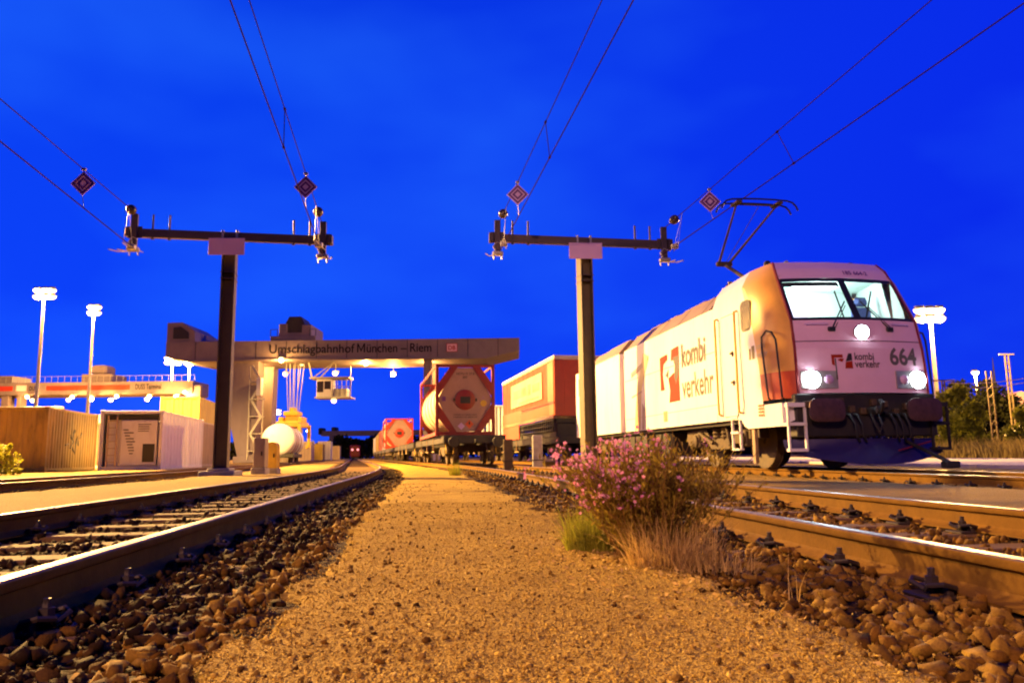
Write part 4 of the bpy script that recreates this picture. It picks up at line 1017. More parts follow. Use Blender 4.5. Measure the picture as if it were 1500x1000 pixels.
def tank_container(label, loc, rot, L, Wd, H, texts=True, frame='red', endm='tank_end', discm='red'):
    root = thing('tank_container', label, 'tank container', loc, rot, 'tank containers on the train')
    w = Wd / 2; p = .13; b = MB()
    for y in (0, L - p):
        for s in (-1, 1):
            b.box(s * w - (p if s > 0 else 0), s * w + (p if s < 0 else 0), y, y + p, 0, H, .01)
        b.box(-w + p, w - p, y + .01, y + p - .01, H - .12, H - .005); b.box(-w + p, w - p, y + .01, y + p - .01, .005, .16)
        q = .19
        for sx in (-1, 1):
            b.beam((sx * (w - .12), y + .06, H * .46), (sx * w * .40, y + .06, H - .1), .10, q, (0, 1, 0)) if False else None
            A = [(sx * (w - .13), H * .56), (sx * (w - .13), H * .74), (sx * w * .52, H - .12), (sx * w * .26, H - .12)]
            b.loft([[(x, y + .015, z) for x, z in A], [(x, y + p - .015, z) for x, z in A]], True, True)
            B_ = [(sx * (w - .13), H * .44), (sx * (w - .13), H * .24), (sx * w * .54, .16), (sx * w * .30, .16)]
            b.loft([[(x, y + .015, z) for x, z in B_], [(x, y + p - .015, z) for x, z in B_]], True, True)
    for s in (-1, 1):
        b.box(s * w - (p if s > 0 else 0), s * w + (p if s < 0 else 0), p, L - p, .0, .15, .01)
        if s < 0 or True: b.box(s * w - (.07 if s > 0 else 0), s * w + (.07 if s < 0 else 0), p, L - p, H - .09, H - .01)
    b.build('frame', MT[frame], root)
    R_ = min(w - .06, H / 2 - .14); cz = H / 2
    b = MB(); b.disc((0, .16, cz), (0, 1, 0), [(0, R_ * .55), (.10, R_ * .86), (.25, R_ * .97), (.45, R_), (L - .77, R_), (L - .57, R_ * .97), (L - .42, R_ * .86), (L - .32, R_ * .5)], 36)
    b.build('tank', MT['cream'], root, True)
    b = MB()
    for y in np.linspace(1.2, L - 1.2, 5): b.disc((0, y, cz), (0, 1, 0), [(-.04, R_ - .01), (-.04, R_ + .035), (.04, R_ + .035), (.04, R_ - .01)], 36)
    b.box(-.25, .25, L * .3, L * .7, H - .17, H - .08)
    b.build('tank_ring', MT['cream'], root)
    hx = [(-w * .93, H * .5), (-w * .36, H - .13), (w * .36, H - .13), (w * .93, H * .5), (w * .38, .17), (-w * .38, .17)]
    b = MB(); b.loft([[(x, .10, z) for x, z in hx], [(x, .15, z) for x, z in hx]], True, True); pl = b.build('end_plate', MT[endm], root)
    dz = H * .50
    b = MB(); b.disc((0, .10, dz), (0, -1, 0), [(0, .42), (.05, .41), (.07, .36), (.075, 0)], 32); dk = b.build('manlid', MT[discm], pl, True)
    b = MB(); b.box(-.21, .21, -.012 + .02, .03, dz - .15, dz + .13, .01); b.build('name_plate', MT['black'], dk)
    b = MB(); [b.box(s * .44 - .05, s * .44 + .05, .05, .1, dz - .06, dz + .06, .01) for s in (-1, 1)]; b.build('lug', MT['dark'], dk)
    if texts:
        F = lambda x0, z0: (lambda a, c: (x0 + a, .094, z0 + c))
        text_part('lettering', 'HOYU 71 27 8', .13, F(-.36, H - .42), MT['logo_grey'], pl, .003, 1, .74)
        text_part('lettering', '30T', .13, F(-.10, H - .57), MT['logo_grey'], pl, .003, 1, .2)
        for k, (wd, z) in enumerate(((.95, .82), (.98, .72))):
            text_part('lettering', ('WARNING NO SMOKING' if k else 'DANGER NO NAKED LIGHT'), .075, F(-wd / 2, z), MT['logo_grey'], pl, .001, 1, wd)
        def dia(cx, cz_, r, m_, nm): 
            q = MB(); q.raw([(cx - r, .092, cz_), (cx, .092, cz_ - r), (cx + r, .092, cz_), (cx, .092, cz_ + r)], [(0, 1, 2, 3)]); q.build(nm, m_, pl)
        dia(.17, .46, .18, MT['red_orange'], 'hazard_placard'); dia(-.16, .38, .15, MT['plate'], 'hazard_placard')
        q = MB(); q.raw([(.15, .091, .44), (.19, .091, .44), (.215, .091, .5), (.17, .091, .6), (.13, .091, .5)], [(0, 1, 2, 3, 4)]); q.build('flame_mark', MT['black'], pl)
        q = MB(); q.box(-.95, -.80, .088, .094, H * .5 - .05, H * .5 + .13); q.build('blue_label', MT['signblue'], pl)
        q = MB(); q.raw([(.66, .092, H * .5 + .02), (.84, .092, H * .5 + .02), (.75, .092, H * .5 + .2)], [(0, 1, 2)]); q.build('warning_triangle', MT['lilac'], pl)
        q = MB(); q.disc((.76, .094, H * .5 - .14), (0, 1, 0), [(-.002, .13), (0, .13)], 20); q.build('yellow_label', MT['yellow'], pl)
    return root
def corr(b, p0, p1, z0, z1, pitch, dep, nrm):
    """trapezoid corrugation from p0 to p1 (2-D), bulging along nrm"""
    p0, p1, nrm = Vector(p0), Vector(p1), Vector(nrm); L = (p1 - p0).length; d = (p1 - p0) / L; n = max(1, round(L / pitch)); pt_ = L / n; pts = []
    for k in range(n):
        for t, o in ((0, 0), (.22, 0), (.36, -dep), (.78, -dep), (.92, 0)): pts.append(p0 + d * (pt_ * (k + t)) + nrm * o)
    pts.append(p1)
    b.loft([[(q.x, q.y, z0) for q in pts], [(q.x, q.y, z1) for q in pts]], False)
def container(label, loc, rot, L, H, m, fm, Wd=2.44, pitch=.28, endpitch=.28, end='wall', group='shipping containers', extra=None):
    root = thing('shipping_container', label, 'shipping container', loc, rot, group); w = Wd / 2; p = .14
    b = MB()
    for y in (0, L - p):
        for s in (-1, 1): b.box(s * w - (p if s > 0 else 0), s * w + (p if s < 0 else 0), y, y + p, 0, H, .012)
        b.box(-w + p, w - p, y + .015, y + p - .01, H - .14, H - .01, .01); b.box(-w + p, w - p, y + .015, y + p - .01, .01, .16, .01)
    for s in (-1, 1):
        for z0, z1 in ((.01, .15), (H - .10, H - .01)): b.box(s * w - (.09 if s > 0 else -.015), s * w + (.09 if s < 0 else -.015), p, L - p, z0, z1, .01)
        for y in (0, L - .18):
            for z in (-.004, H - .11): b.box(s * w - (.17 if s > 0 else .006), s * w + (.17 if s < 0 else .006), y - .006, y + .186, z, z + .12, .01)
    b.build('frame', MT[fm], root)
    b = MB()
    for s in (-1, 1): corr(b, (s * (w - .03), p), (s * (w - .03), L - p), .15, H - .10, pitch, .045, (s, 0))
    corr(b, (w - p, L - .05), (-w + p, L - .05), .15, H - .12, endpitch, .04, (0, 1))
    b.quad((-w + .05, p, H - .05), (w - .05, p, H - .05), (w - .05, L - p, H - .05), (-w + .05, L - p, H - .05))
    if end == 'wall': corr(b, (-w + p, .05), (w - p, .05), .15, H - .12, endpitch, .045, (0, -1))
    b.build('wall', MT[m], root)
    if end == 'doors':
        for s in (-1, 1):
            q = MB(); x0, x1 = sorted((s * .01, s * (w - p - .005))); q.box(x0, x1, .03, .09, .17, H - .15, .01)
            dr = q.build('door', MT[m], root)
            for x in (s * .25, s * .75):
                q = MB(); q.tube([(x, .015, .1), (x, .015, H - .1)], .022, 6); q.box(x - .05, x + .05, -.01, .02, 1.0, 1.06); q.build('lock_rod', MT['galv'], dr)
    if extra: extra(root)
    return root
# ---- train on the near right track
wagon('dark flat wagon under the nearest red-framed tank container', U_R1, 30.4, 14.6)
t1 = (tp(U_R1, 31.4) + tp(U_R1, 36)) / 2
tank_container('near white hexagon-ended tank container in a red frame with a large red disc', Vector((-1.93, 31.5, ZR + 1.16)), math.atan(.19), 9.1, 2.44, 2.9)
wagon('empty dark flat wagon between the two tank containers', U_R1, 46, 22)
wagon('flat wagon under the far orange-red tank container', U_R1, 69, 16, detail=False)
p = tp(U_R1, 70, ZR + 1.16); p.x = atY(585, 640, 70).x
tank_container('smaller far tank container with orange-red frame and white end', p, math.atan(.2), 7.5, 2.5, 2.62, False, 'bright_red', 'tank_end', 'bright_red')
for k, (y0, L, m_, H, lab) in enumerate(((80, 7.2, 'trailer_red', 2.7, 'red-orange box container behind the far tank container'), (88.5, 9, 'white_box', 2.9, 'pale box container behind the red-orange one'), (99, 12, 'trailer_red', 2.6, 'long reddish container far along the train'), (113, 12, 'ochre_box', 2.5, 'ochre container far along the train'), (128, 13, 'white_box', 2.4, 'last pale container at the far end of the train'))):
    wagon('flat wagon far along the train, under the ' + lab.split(' container')[0].split(' box')[0] + ' box', U_R1, y0 - .6, L + 1.2, detail=False)
    container(lab, tp(U_R1, y0, ZR + 1.16), head(y0 + 3), L, H, m_, m_, group='containers along the train')
# ---- curtain-sided trailer behind the locomotive
TR = thing('semi_trailer', 'red and cream curtain-sided trailer body on the train behind the locomotive', 'trailer', (2.98 + .10, 34.4, ZR), math.atan(.19))
b = MB(); L = 13.2
for s in (-1, 1):
    rows = []
    for z in np.linspace(2.05, 4.55, 7):
        rows.append([(s * (1.25 + .018 * math.sin(y * 5.2 + z * 2) + .012 * math.sin(y * 13)), y, z) for y in np.linspace(.12, L - .1, 80)])
    b.loft(rows, False)
fixn(b.build('curtain', MT['curtain'], TR))
b = MB(); b.box(-1.28, 1.28, 0, L, 4.55, 4.75, .04); b.build('roof', MT['cream'], TR)
b = MB()
for s in (-1, 1): b.box(s * 1.285 - .012, s * 1.285 + .012, .9, L - .1, 2.1, 2.72)
b.build('curtain_band', MT['trailer_red'], TR)
for s in (-1, 1):
    b = MB(); b.box(s * 1.288 - .008, s * 1.288 + .008, 2.3, 10.2, 2.95, 4.22); b.build('curtain_print', MT['print'], TR)
    for y0, y1, z0, z1 in ((2.8, 4.4, 3.4, 3.8), (4.8, 5.5, 3.35, 3.9), (5.9, 9.4, 3.4, 3.85), (3.0, 8.0, 3.05, 3.15)):
        b = MB(); b.box(s * 1.298 - .006, s * 1.298 + .006, y0, y1, z0, z1); b.build('print_block', MT['red_orange'], TR)
b = MB(); b.box(-1.26, -.78, -.02, .12, 2.05, 4.55, .02); b.box(.78, 1.26, -.02, .12, 2.05, 4.55, .02); b.box(-.78, .78, .0, .1, 2.05, 4.55); b.build('front_wall', MT['trailer_red'], TR)
b = MB()
for s in (-1, 1): b.box(s * 1.265 - .03, s * 1.265 + .03, .02, 1.15, 2.05, 4.5, .02); b.box(s * 1.27 - .03, s * 1.27 + .03, .1, L, 1.95, 2.1)
b.build('corner_post', MT['red_orange'], TR)
b = MB(); b.box(-1.1, 1.1, .3, L - .3, 1.75, 1.95)
for s in (-1, 1):
    for z in (1.42, 1.62, 1.86): b.box(s * 1.22 - .02, s * 1.22 + .02, .4, 7.6, z, z + .05)
    for y in np.arange(.5, 7.7, .42): b.box(s * 1.21 - .03, s * 1.21 + .03, y, y + .07, 1.38, 1.95)
b.build('chassis', MT['dark'], TR)
b = MB(); b.box(-1.15, 1.15, .15, 1.3, .98, 1.76, .05); b.box(-1.1, 1.1, 1.3, 8.0, 1.0, 1.5, .05); b.build('hitch_frame', MT['dark'], TR)
b = MB(); [b.box(s * 1.23 - .03, s * 1.23 + .03, 8.2, L, 1.2, 1.95, .01) for s in (-1, 1)]; b.build('side_guard', MT['trailer_red'], TR)
for y in (8.6, 9.9, 11.2):
    for s in (-1, 1):
        q = MB(); q.disc((s * 1.02, y, 1.10), (s, 0, 0), [(-.17, .3), (-.16, .46), (-.12, .5), (.12, .5), (.16, .46), (.17, .3), (.08, .2), (.1, .1)], 22); q.build('wheel', MT['black'], TR, True)
wagon('pocket wagon carrying the red curtain-sided trailer', U_R2, 33.6, 19, group='wagons behind the locomotive', detail=False)
container('tall pale box on the train beyond the curtain-sided trailer', tp(U_R2, 54.5, ZR + 1.16), head(56), 12, 2.7, 'white_box', 'white_box', group='containers along the train')
wagon('flat wagon beyond the pocket wagon', U_R2, 53.9, 14, group='wagons behind the locomotive', detail=False)
# ---- far red vehicle end with two lamps closing the far track
FE = thing('railcar', 'far dark red vehicle end with two glowing lamps at the end of the left track', 'railcar', atY(520, 667, 230), math.atan(.2))
FE.location.z = .1
b = MB(); b.box(-1.5, 1.5, 0, 14, .6, 4.0, .3); b.build('body', MT['red'], FE)
for s in (-1, 1):
    b = MB(); b.disc((s * .8, -.02, 2.7), (0, -1, 0), [(0, .35), (.06, .3), (.07, 0)], 14); b.build('tail_lamp', MT['redlamp'], FE)
b = MB(); [b.disc((s * .75, y, .5), (1, 0, 0), [(-.07, .5), (.07, .5)], 16) for s in (-1, 1) for y in (2, 12)]; b.box(-1, 1, .3, 13, .3, .7); b.build('running_gear', MT['dark'], FE)

# ------------------------------------------------------------------ containers of the yard on the left
def ground_loc(px, Y, z=.06):
    q = atY(px, 690, Y); return Vector((q.x, Y, z))
yaw = math.atan(.195)
def corner_loc(px, Y, Wd, z=.06):
    """near bottom right corner seen at px"""
    q = ground_loc(px, Y, z); return q - Vector((math.cos(yaw), math.sin(yaw), 0)) * (Wd / 2)
def graffiti(root):
    b = MB(); x = 2.44 / 2 - .01
    rs = np.random.default_rng(3)
    for k in range(7):
        y = 2.0 + rs.uniform(0, 2); z = .9 + rs.uniform(0, .9); b.tube([(x, y, z), (x, y + rs.uniform(.1, .4), z + rs.uniform(-.4, .4)), (x, y + rs.uniform(.2, .6), z + rs.uniform(-.3, .5))], .03, 5)
    b.build('graffiti', MT['logo_grey'], root)
container('rusty brown ribbed container at the left edge of the photo', corner_loc(65, 31.2, 2.5), yaw, 6.06, 2.62, 'brown_box', 'brown_box', 2.5, .30, .42, extra=graffiti)
def reefer(root):
    w = 1.22
    b = MB(); b.quad((-w + .14, .25, .16), (w - .14, .25, .16), (w - .14, .25, 2.45), (-w + .14, .25, 2.45)); b.box(-.45, w - .16, .1, .24, .2, 2.2, .03); b.build('end_panel', MT['white_box'], root)
    b = MB(); b.box(.48, .98, .085, .1, .35, 1.15, .01); b.build('vent_opening', MT['black'], root)
    b = MB(); b.box(-w + .16, w - .16, .15, .24, 2.22, 2.44); b.build('air_slot', MT['black'], root)
    b = MB()
    for x in (-.98, -.62): b.box(x - .03, x + .03, .06, .1, .15, 2.42)
    for z in np.arange(.35, 2.4, .3): b.box(-.98, -.62, .07, .09, z, z + .03)
    b.build('ladder', MT['grey_box'], root)
    b = MB()
    rs = np.random.default_rng(8)
    for k in range(9):
        x0, z0 = -.35 + .09 * k * .4, 1.75 - .13 * k; b.box(x0, x0 + rs.uniform(.12, .4), .083, .098, z0, z0 + .045)
    for k in range(4): b.box(.25, .25 + rs.uniform(.4, .7), .083, .098, 2.0 - .1 * k, 2.03 - .1 * k)
    b.build('marking', MT['logo_grey'], root)
    b = MB(); corr(b, (w - .026, .14), (w - .026, 9.0), 1.18, 1.62, .62, .045, (1, 0)); b.build('yellow_band', MT['ochre_box'], root)
container('white container with ladder, black opening and a yellow band along its ribbed side', corner_loc(235, 34.6, 2.6), yaw, 9.1, 2.62, 'white_box', 'white_box', 2.6, .62, .3, end='open', extra=reefer)
container('grey-brown container between the white one and the mast', corner_loc(291, 44.3, 2.5), yaw, 9.1, 2.60, 'grey_box', 'grey_box', 2.5, .25, .25)
container('ochre container stacked high behind the white one', corner_loc(288, 52, 2.5, .06 + 2.62) , yaw, 6.06, 2.0, 'ochre_box', 'ochre_box', 2.5, .6, .6)
container('ochre container at the bottom of the stack behind the white one', corner_loc(288, 52, 2.5), yaw, 6.06, 2.6, 'ochre_box', 'ochre_box', 2.5, .6, .6)
container('pale yellow container in the gap behind the brown and white ones', corner_loc(150, 40, 2.5), yaw, 6.06, 2.45, 'cream', 'cream', 2.5)
# dome-roofed tank trailers behind the first row
def tanker(label, px0, px1, Y, ztop, m_, ends):
    a, c = atY(px0, 600, Y), atY(px1, 600, Y); root = thing('tanker_trailer', label, 'tanker', (a.x, Y, .06), 0, 'tank trailers behind the containers'); L = c.x - a.x; r = 1.2; zc = ztop - r - .06
    b = MB(); b.disc((0, 0, zc), (1, 0, 0), [(0, r * .5), (.15, r * .85), (.4, r), (L - .4, r), (L - .15, r * .85), (L, r * .5)], 28); b.build('tank', MT[m_], root, True)
    b = MB()
    for x in np.linspace(.6, L - .6, 4): b.disc((x, 0, zc + r - .05), (0, 0, 1), [(0, .3), (.14, .3), (.16, .2)], 14)
    b.build('manhole', MT[ends], root)
    b = MB(); b.box(.3, L - .3, -.5, .5, .7, zc - r + .1); [b.disc((x, s * 1.0, .5), (0, 1, 0), [(-.15, .45), (.15, .45)], 18) for x in (L - 1.5, L - 2.8, .9) for s in (-1, 1)]; b.build('running_gear', MT['dark'], root)
tanker('dark red domed tank trailer rising behind the brown container', 28, 100, 48, 3.75, 'red', 'cream')
tanker('pale domed tank trailer behind the gap between brown and white containers', 108, 200, 52, 3.45, 'cream', 'white_box')
# yard stock farther back along the left tracks
for k, (px, Y, L, H, m_, lab) in enumerate(((455, 118, 8, 2.9, 'cream', 'pale container right of the spreader in the far row'), (472, 132, 8, 2.8, 'ochre_box', 'ochre container in the far row, next to the pale one'), (484, 150, 8, 3.6, 'white_box', 'whitish container at the far end of the row'), (497, 170, 10, 3.0, 'grey_box', 'greyish last container of the far left row'), (427, 84, 8, 2.2, 'grey_box', 'brownish container below the spreader arms'))):
    container(lab, corner_loc(px, Y, 2.44), yaw, L, H, m_, m_, group='containers of the far left row', end='doors' if k % 2 == 0 else 'wall')
TW = thing('tank_wagon', 'white tank wagon with red bands lying low right of the left mast', 'tank wagon', corner_loc(432, 58, 2.5, .1), yaw, 'wagons of the left track')
b = MB(); b.disc((0, 0, 1.75), (0, 1, 0), [(0, .3), (.05, .8), (.2, 1.12), (.45, 1.25), (8.5, 1.25), (8.8, 1.0), (8.9, .3)], 32); b.build('tank', MT['white_box'], TW, True)
for y in (.95, 2.6, 5.2):
    b = MB(); b.disc((0, y, 1.75), (0, 1, 0), [(0, 1.2), (0, 1.275), (.42, 1.275), (.42, 1.2)], 32); b.build('red_band', MT['red'], TW)
b = MB(); b.box(-1.1, 1.1, .2, 8.7, .45, .75, .03); b.build('frame', MT['dark'], TW)
for y in (1.2, 2.6, 6.4, 7.8): wheelset(TW, y, .46)
# ------------------------------------------------------------------ trackside boxes by the left mast, and posts by the right tracks
def cabinet(label, px, Y, wpx, ytop, z0, m_, round_=False, depth=.35, legs=True):
    c = atY(px, ytop, Y); wd = wpx / FPX * Y; root = thing('trackside_cabinet', label, 'cabinet', (c.x, Y, z0), 0, 'trackside boxes'); H = c.z - z0
    b = MB()
    if round_:
        pr = [(-wd / 2, .12), (-wd / 2, H - .12)] + [(wd / 2 * math.cos(t), H - .12 + .12 * math.sin(t)) for t in np.linspace(math.pi, 0, 9)] + [(wd / 2, .12)]
        b.loft([[(x, 0, z) for x, z in pr], [(x, depth, z) for x, z in pr]], True, True)
    else: b.box(-wd / 2, wd / 2, 0, depth, .16, H, .02)
    bd = b.build('housing', MT[m_], root)
    b = MB(); b.box(-wd / 2 - .04, wd / 2 + .04, -.04, depth + .04, -.1, .15, .02); b.build('base', MT['concrete'], root)
    b = MB(); b.box(-wd / 2 + .03, wd / 2 - .03, -.012, .0, .22, H - .16, .006); d = b.build('door', MT[m_], root)
    b = MB(); b.box(wd / 2 - .1, wd / 2 - .06, -.04, -.012, H * .5, H * .5 + .12, .006); b.build('handle', MT['dark'], d)
cabinet('mauve grey upright box right of the left mast', 380, 22.5, 17, 641, .08, 'grey_box')
cabinet('yellow round-topped post box right of the grey box', 398, 23.5, 16, 647, .06, 'yellow', True, .3)
def concrete_post(label, px, Y, wpx, ytop, m_):
    c = atY(px, ytop, Y); wd = wpx / FPX * Y; root = thing('marker_post', label, 'concrete post', (c.x, Y, -.05), 0, 'stub posts between the right tracks'); H = c.z + .05
    b = MB(); b.box(-wd / 2, wd / 2, 0, wd, 0, H, .03); b.build('shaft', MT[m_], root)
    b = MB(); b.box(-wd / 2 - .03, wd / 2 + .03, -.03, wd + .03, H * .32, H * .32 + .03); b.build('joint_band', MT['dark'], root)
concrete_post('pale concrete stub post left of the right mast', 787, 25.5, 15, 637, 'concrete')
concrete_post('rust brown stub post beside the tank container wagon', 744, 26.5, 14, 643, 'bogie')
# derail bar in front of the locomotive's far corner
a, c = atY(1326, 645, 14.2), atY(1396, 679, 13.2)
DB = thing('brake_bar', 'dark slanting bar reaching from the locomotive corner to the ground at right', 'bar', (c.x, c.y, c.z), 0)
b = MB(); b.tube([Vector((0, 0, 0)), (a - c)], .035, 8); b.build('bar', MT['dark'], DB); b = MB(); b.box(-.16, .08, -.1, .1, -.07, .05, .02); b.build('foot', MT['dark'], DB)

# ------------------------------------------------------------------ big gantry crane
GY = 77.0
GP = lambda px, py, Y=GY: atY(px, py, Y)
GX0, GX1 = GP(243, 510).x, GP(761, 510).x
ZB, ZT = 10.2, 12.25
G = thing('gantry_crane', 'big pale portal crane with lettered girder spanning the tracks', 'gantry crane', ((GX0 + GX1) / 2, GY, 0))
gx = G.location.x
def grow(b, name, m, par=G, smooth=False):
    b.v = [(x - gx, y - GY, z) for x, y, z in b.v]; return b.build(name, m, par, smooth)
b = MB(); D = 7.0
xr = GP(712, 525).x; xl = GP(285, 525).x
b.loft([[(GX0, GY, ZB + .1), (GX1 - .1, GY, ZB + .75), (GX1 - .1, GY, ZT), (GX0, GY, ZT + .05)], [(GX0, GY + D, ZB + .1), (GX1 - .1, GY + D, ZB + .75), (GX1 - .1, GY + D, ZT), (GX0, GY + D, ZT + .05)]], True, True)
b = MB()
prof = [(GX0, ZB + .5), (GX0 + 2.4, ZB), (xr, ZB), (GX1, ZB + .8), (GX1, ZT), (GX0, ZT)]
b.loft([[(x, GY, z) for x, z in prof], [(x, GY + D, z) for x, z in prof]], True, True)
grow(b, 'girder', MT['gantry'])
b = MB(); b.box(GX0 + 2.6, xr + .2, GY - .18, GY - .01, ZB - .02, ZB + .18, .01); grow(b, 'girder_flange', MT['gantry'])
b = MB()
for x in np.arange(GX0 + 3, GX1 - 1, 3.05): b.box(x - .025, x + .025, GY - .012, GY - .002, ZB + .2, ZT - .04)
grow(b, 'plate_seam', MT['gantry_text'])
# cabin housing on the left end
b = MB(); pr = [(GX0 - .1, ZT - .05), (GX0 - .1, ZT + 2.0), (GX0 + 1.4, ZT + 2.05), (GX0 + 2.7, ZT + 1.15), (GX0 + 2.8, ZT - .05)]
b.loft([[(x, GY + .3, z) for x, z in pr], [(x, GY + D - .3, z) for x, z in pr]], True, True); eh = grow(b, 'end_housing', MT['gantry'])
b = MB(); pr = [(GX0 + .55, ZT + .35), (GX0 + .55, ZT + 1.5), (GX0 + 1.3, ZT + 1.6), (GX0 + 2.1, ZT + 1.0), (GX0 + 2.15, ZT + .35)]; b.loft([[(x, GY + .25, z) for x, z in pr], [(x, GY + .31, z) for x, z in pr]], True, True); grow(b, 'louvre', MT['logo_grey'], eh)
tx0, tx1 = GP(395, 512).x, GP(632, 512).x; tw_ = tx1 - tx0; b = MB()
def addtxt(s, f0, f1):
    v, f = text_geo(s, 1.0, .008); m0, m1 = min(p[0] for p in v), max(p[0] for p in v)
    b.raw([(tx0 + tw_ * (f0 + (f1 - f0) * (x - m0) / (m1 - m0)), GY - .03, ZB + .75 + z * 1.28) for x, z in v], f)
addtxt('Umschlagbahnhof', 0, .526); addtxt('ünchen – Riem', .600, 1)
mx0, mx1, zb_, zt_ = tx0 + tw_ * .541, tx0 + tw_ * .590, ZB + .75, ZB + .75 + .71 * 1.28; sw = .13; mc = (mx0 + mx1) / 2
for pl_ in ([(mx0, zb_), (mx0 + sw, zb_), (mx0 + sw, zt_), (mx0, zt_)], [(mx1 - sw, zb_), (mx1, zb_), (mx1, zt_), (mx1 - sw, zt_)], [(mx0 + sw, zt_), (mx0 + sw, zt_ - .26), (mc, zb_ + .04), (mc, zb_ + .30)], [(mx1 - sw, zt_ - .26), (mx1 - sw, zt_), (mc, zb_ + .30), (mc, zb_ + .04)]): b.raw([(x, GY - .03, z) for x, z in pl_], [(0, 1, 2, 3)])
grow(b, 'lettering', MT['gantry_text'])
x0, x1 = GP(654, 512).x, GP(670, 512).x
b = MB(); b.box(x0, x1, GY - .04, GY - .02, ZB + .70, ZB + 1.55); sg = grow(b, 'emblem_plate', MT['panel'])
b = MB()
for p_ in ((x0, x1, ZB + .70, ZB + .76), (x0, x1, ZB + 1.49, ZB + 1.55), (x0, x0 + .06, ZB + .76, ZB + 1.49), (x1 - .06, x1, ZB + .76, ZB + 1.49)): b.box(p_[0], p_[1], GY - .055, GY - .041, p_[2], p_[3])
grow(b, 'emblem_border', MT['bright_red'], sg)
text_part('lettering', 'DB', .6, lambda a, c: (x0 + .16 - gx + a, -.05, ZB + .91 + c), MT['bright_red'], sg, .02, 1, .76)
# legs
def leg(xa0, xa1, xb0, xb1, y0, y1, zt, name):
    b = MB(); b.loft([[(xb0, y0, .5), (xb1, y0, .5), (xb1, y1, .5), (xb0, y1, .5)], [(xa0, y0, zt), (xa1, y0, zt), (xa1, y1, zt), (xa0, y1, zt)]], True, True)
    b.box(xb0 - .3, xb1 + .3, y0 - .5, y1 + .5, .1, .75, .05); return grow(b, name, MT['gantry'])
xL0, xL1 = GP(316, 530).x, GP(378, 530).x
leg(xL0, xL1, GP(348, 640).x, GP(372, 640).x, GY + .2, GY + 1.8, ZB, 'leg'); leg(xL0, xL1, GP(348, 640).x, GP(372, 640).x, GY + D - 1.8, GY + D - .2, ZB, 'leg')
xR0, xR1 = GP(620, 560).x, GP(631, 560).x
leg(xR0, xR1, xR0, xR1, GY + .2, GY + 1.6, ZB, 'leg'); leg(xR0, xR1, xR0, xR1, GY + D - 1.6, GY + D - .2, ZB, 'leg')
# stair tower on the left leg
b = MB(); xs0 = xL1 - .6
for k in range(5):
    z = 1.2 + k * 1.7; b.box(xs0, xs0 + 1.4, GY - .5, GY + .1, z, z + .08); b.beam((xs0 + (.2 if k % 2 else 1.2), GY - .4, z), (xs0 + (1.2 if k % 2 else .2), GY - .4, z + 1.7), .08, .2)
for x in (xs0, xs0 + 1.4): b.box(x - .04, x + .04, GY - .5, GY - .42, .4, 9.6)
grow(b, 'stair_tower', MT['galv'])
b = MB(); b.box(GP(381, 570).x - .0, GP(388, 570).x, GY - 1.2, GY - .4, 6.6, 8.4, .05); grow(b, 'lift_box', MT['white_box'])
# trolley with machinery house on top
tx = GP(427, 495).x
b = MB(); b.box(tx - 2.3, tx + 2.3, GY + .5, GY + D - .5, ZT, ZT + .55, .03); b.box(tx - 1.6, tx - .75, GY + 1, GY + D - 1, ZT + .55, ZT + 1.9, .05); b.box(tx + .75, tx + 1.7, GY + 1, GY + D - 1, ZT + .55, ZT + 1.8, .05); b.box(tx - 1.6, tx + 1.7, GY + .9, GY + 1.3, ZT + .6, ZT + .95)
tr = grow(b, 'trolley', MT['gantry'])
b = MB(); pr = [(tx - .95, ZT + .55), (tx - .95, ZT + 2.0), (tx - .6, ZT + 2.65), (tx + .6, ZT + 2.65), (tx + .95, ZT + 2.0), (tx + .95, ZT + .55)]; b.loft([[(x, GY + 1.1, z) for x, z in pr], [(x, GY + 4.2, z) for x, z in pr]], True, True); grow(b, 'hoist_drum_house', MT['dark'], tr)
b = MB()
for x0_, x1_, z in ((tx - 2.3, tx - 1.6, ZT + 1.2), (tx + 1.7, tx + 2.3, ZT + 1.2)):
    b.box(x0_, x1_, GY + .5, GY + .56, z, z + .05)
    for x in (x0_, x1_): b.box(x - .03, x + .03, GY + .5, GY + .56, ZT + .5, z)
grow(b, 'railing', MT['dark'], tr)
# operator cabin under the girder
cx0, cx1 = GP(464, 565, GY + 2).x, GP(516, 565, GY + 2).x; cz0, cz1 = GP(490, 583, GY + 2).z, GP(490, 555, GY + 2).z
yc = GY + 1.5; w_ = cx1 - cx0
b = MB(); b.box(cx0 + .1, cx0 + w_ * .45, yc, yc + 1.8, cz0 + .1, cz1, .05); cb = grow(b, 'operator_cabin', MT['white_box'])
b = MB(); b.box(cx0 + .15, cx0 + w_ * .22, yc - .02, yc, cz0 + .6, cz1 - .25); b.box(cx0 + w_ * .25, cx0 + w_ * .42, yc - .02, yc, cz0 + .9, cz1 - .25); grow(b, 'window', MT['darkglass'], cb)
b = MB(); b.box(cx0, cx1, yc - .3, yc + 2, cz0 - .04, cz0 + .1); b.box(cx0 - .6, cx1 - .2, yc - .1, yc + 1.9, cz1, cz1 + .18)
for x in np.linspace(cx0 + w_ * .5, cx1, 5): b.box(x - .03, x + .03, yc - .3, yc - .24, cz0, cz1 - .1)
for z in (cz0 + .55, cz0 + 1.1): b.box(cx0 + w_ * .5, cx1, yc - .3, yc - .25, z, z + .05)
b.box(cx0 + w_ * .5, cx1 - .5, yc + .4, yc + 1.6, cz0 + .1, cz0 + 1.0, .04)
b.box(cx1 - .08, cx1, yc - .3, yc - .22, cz0, cz1 + 1.2)
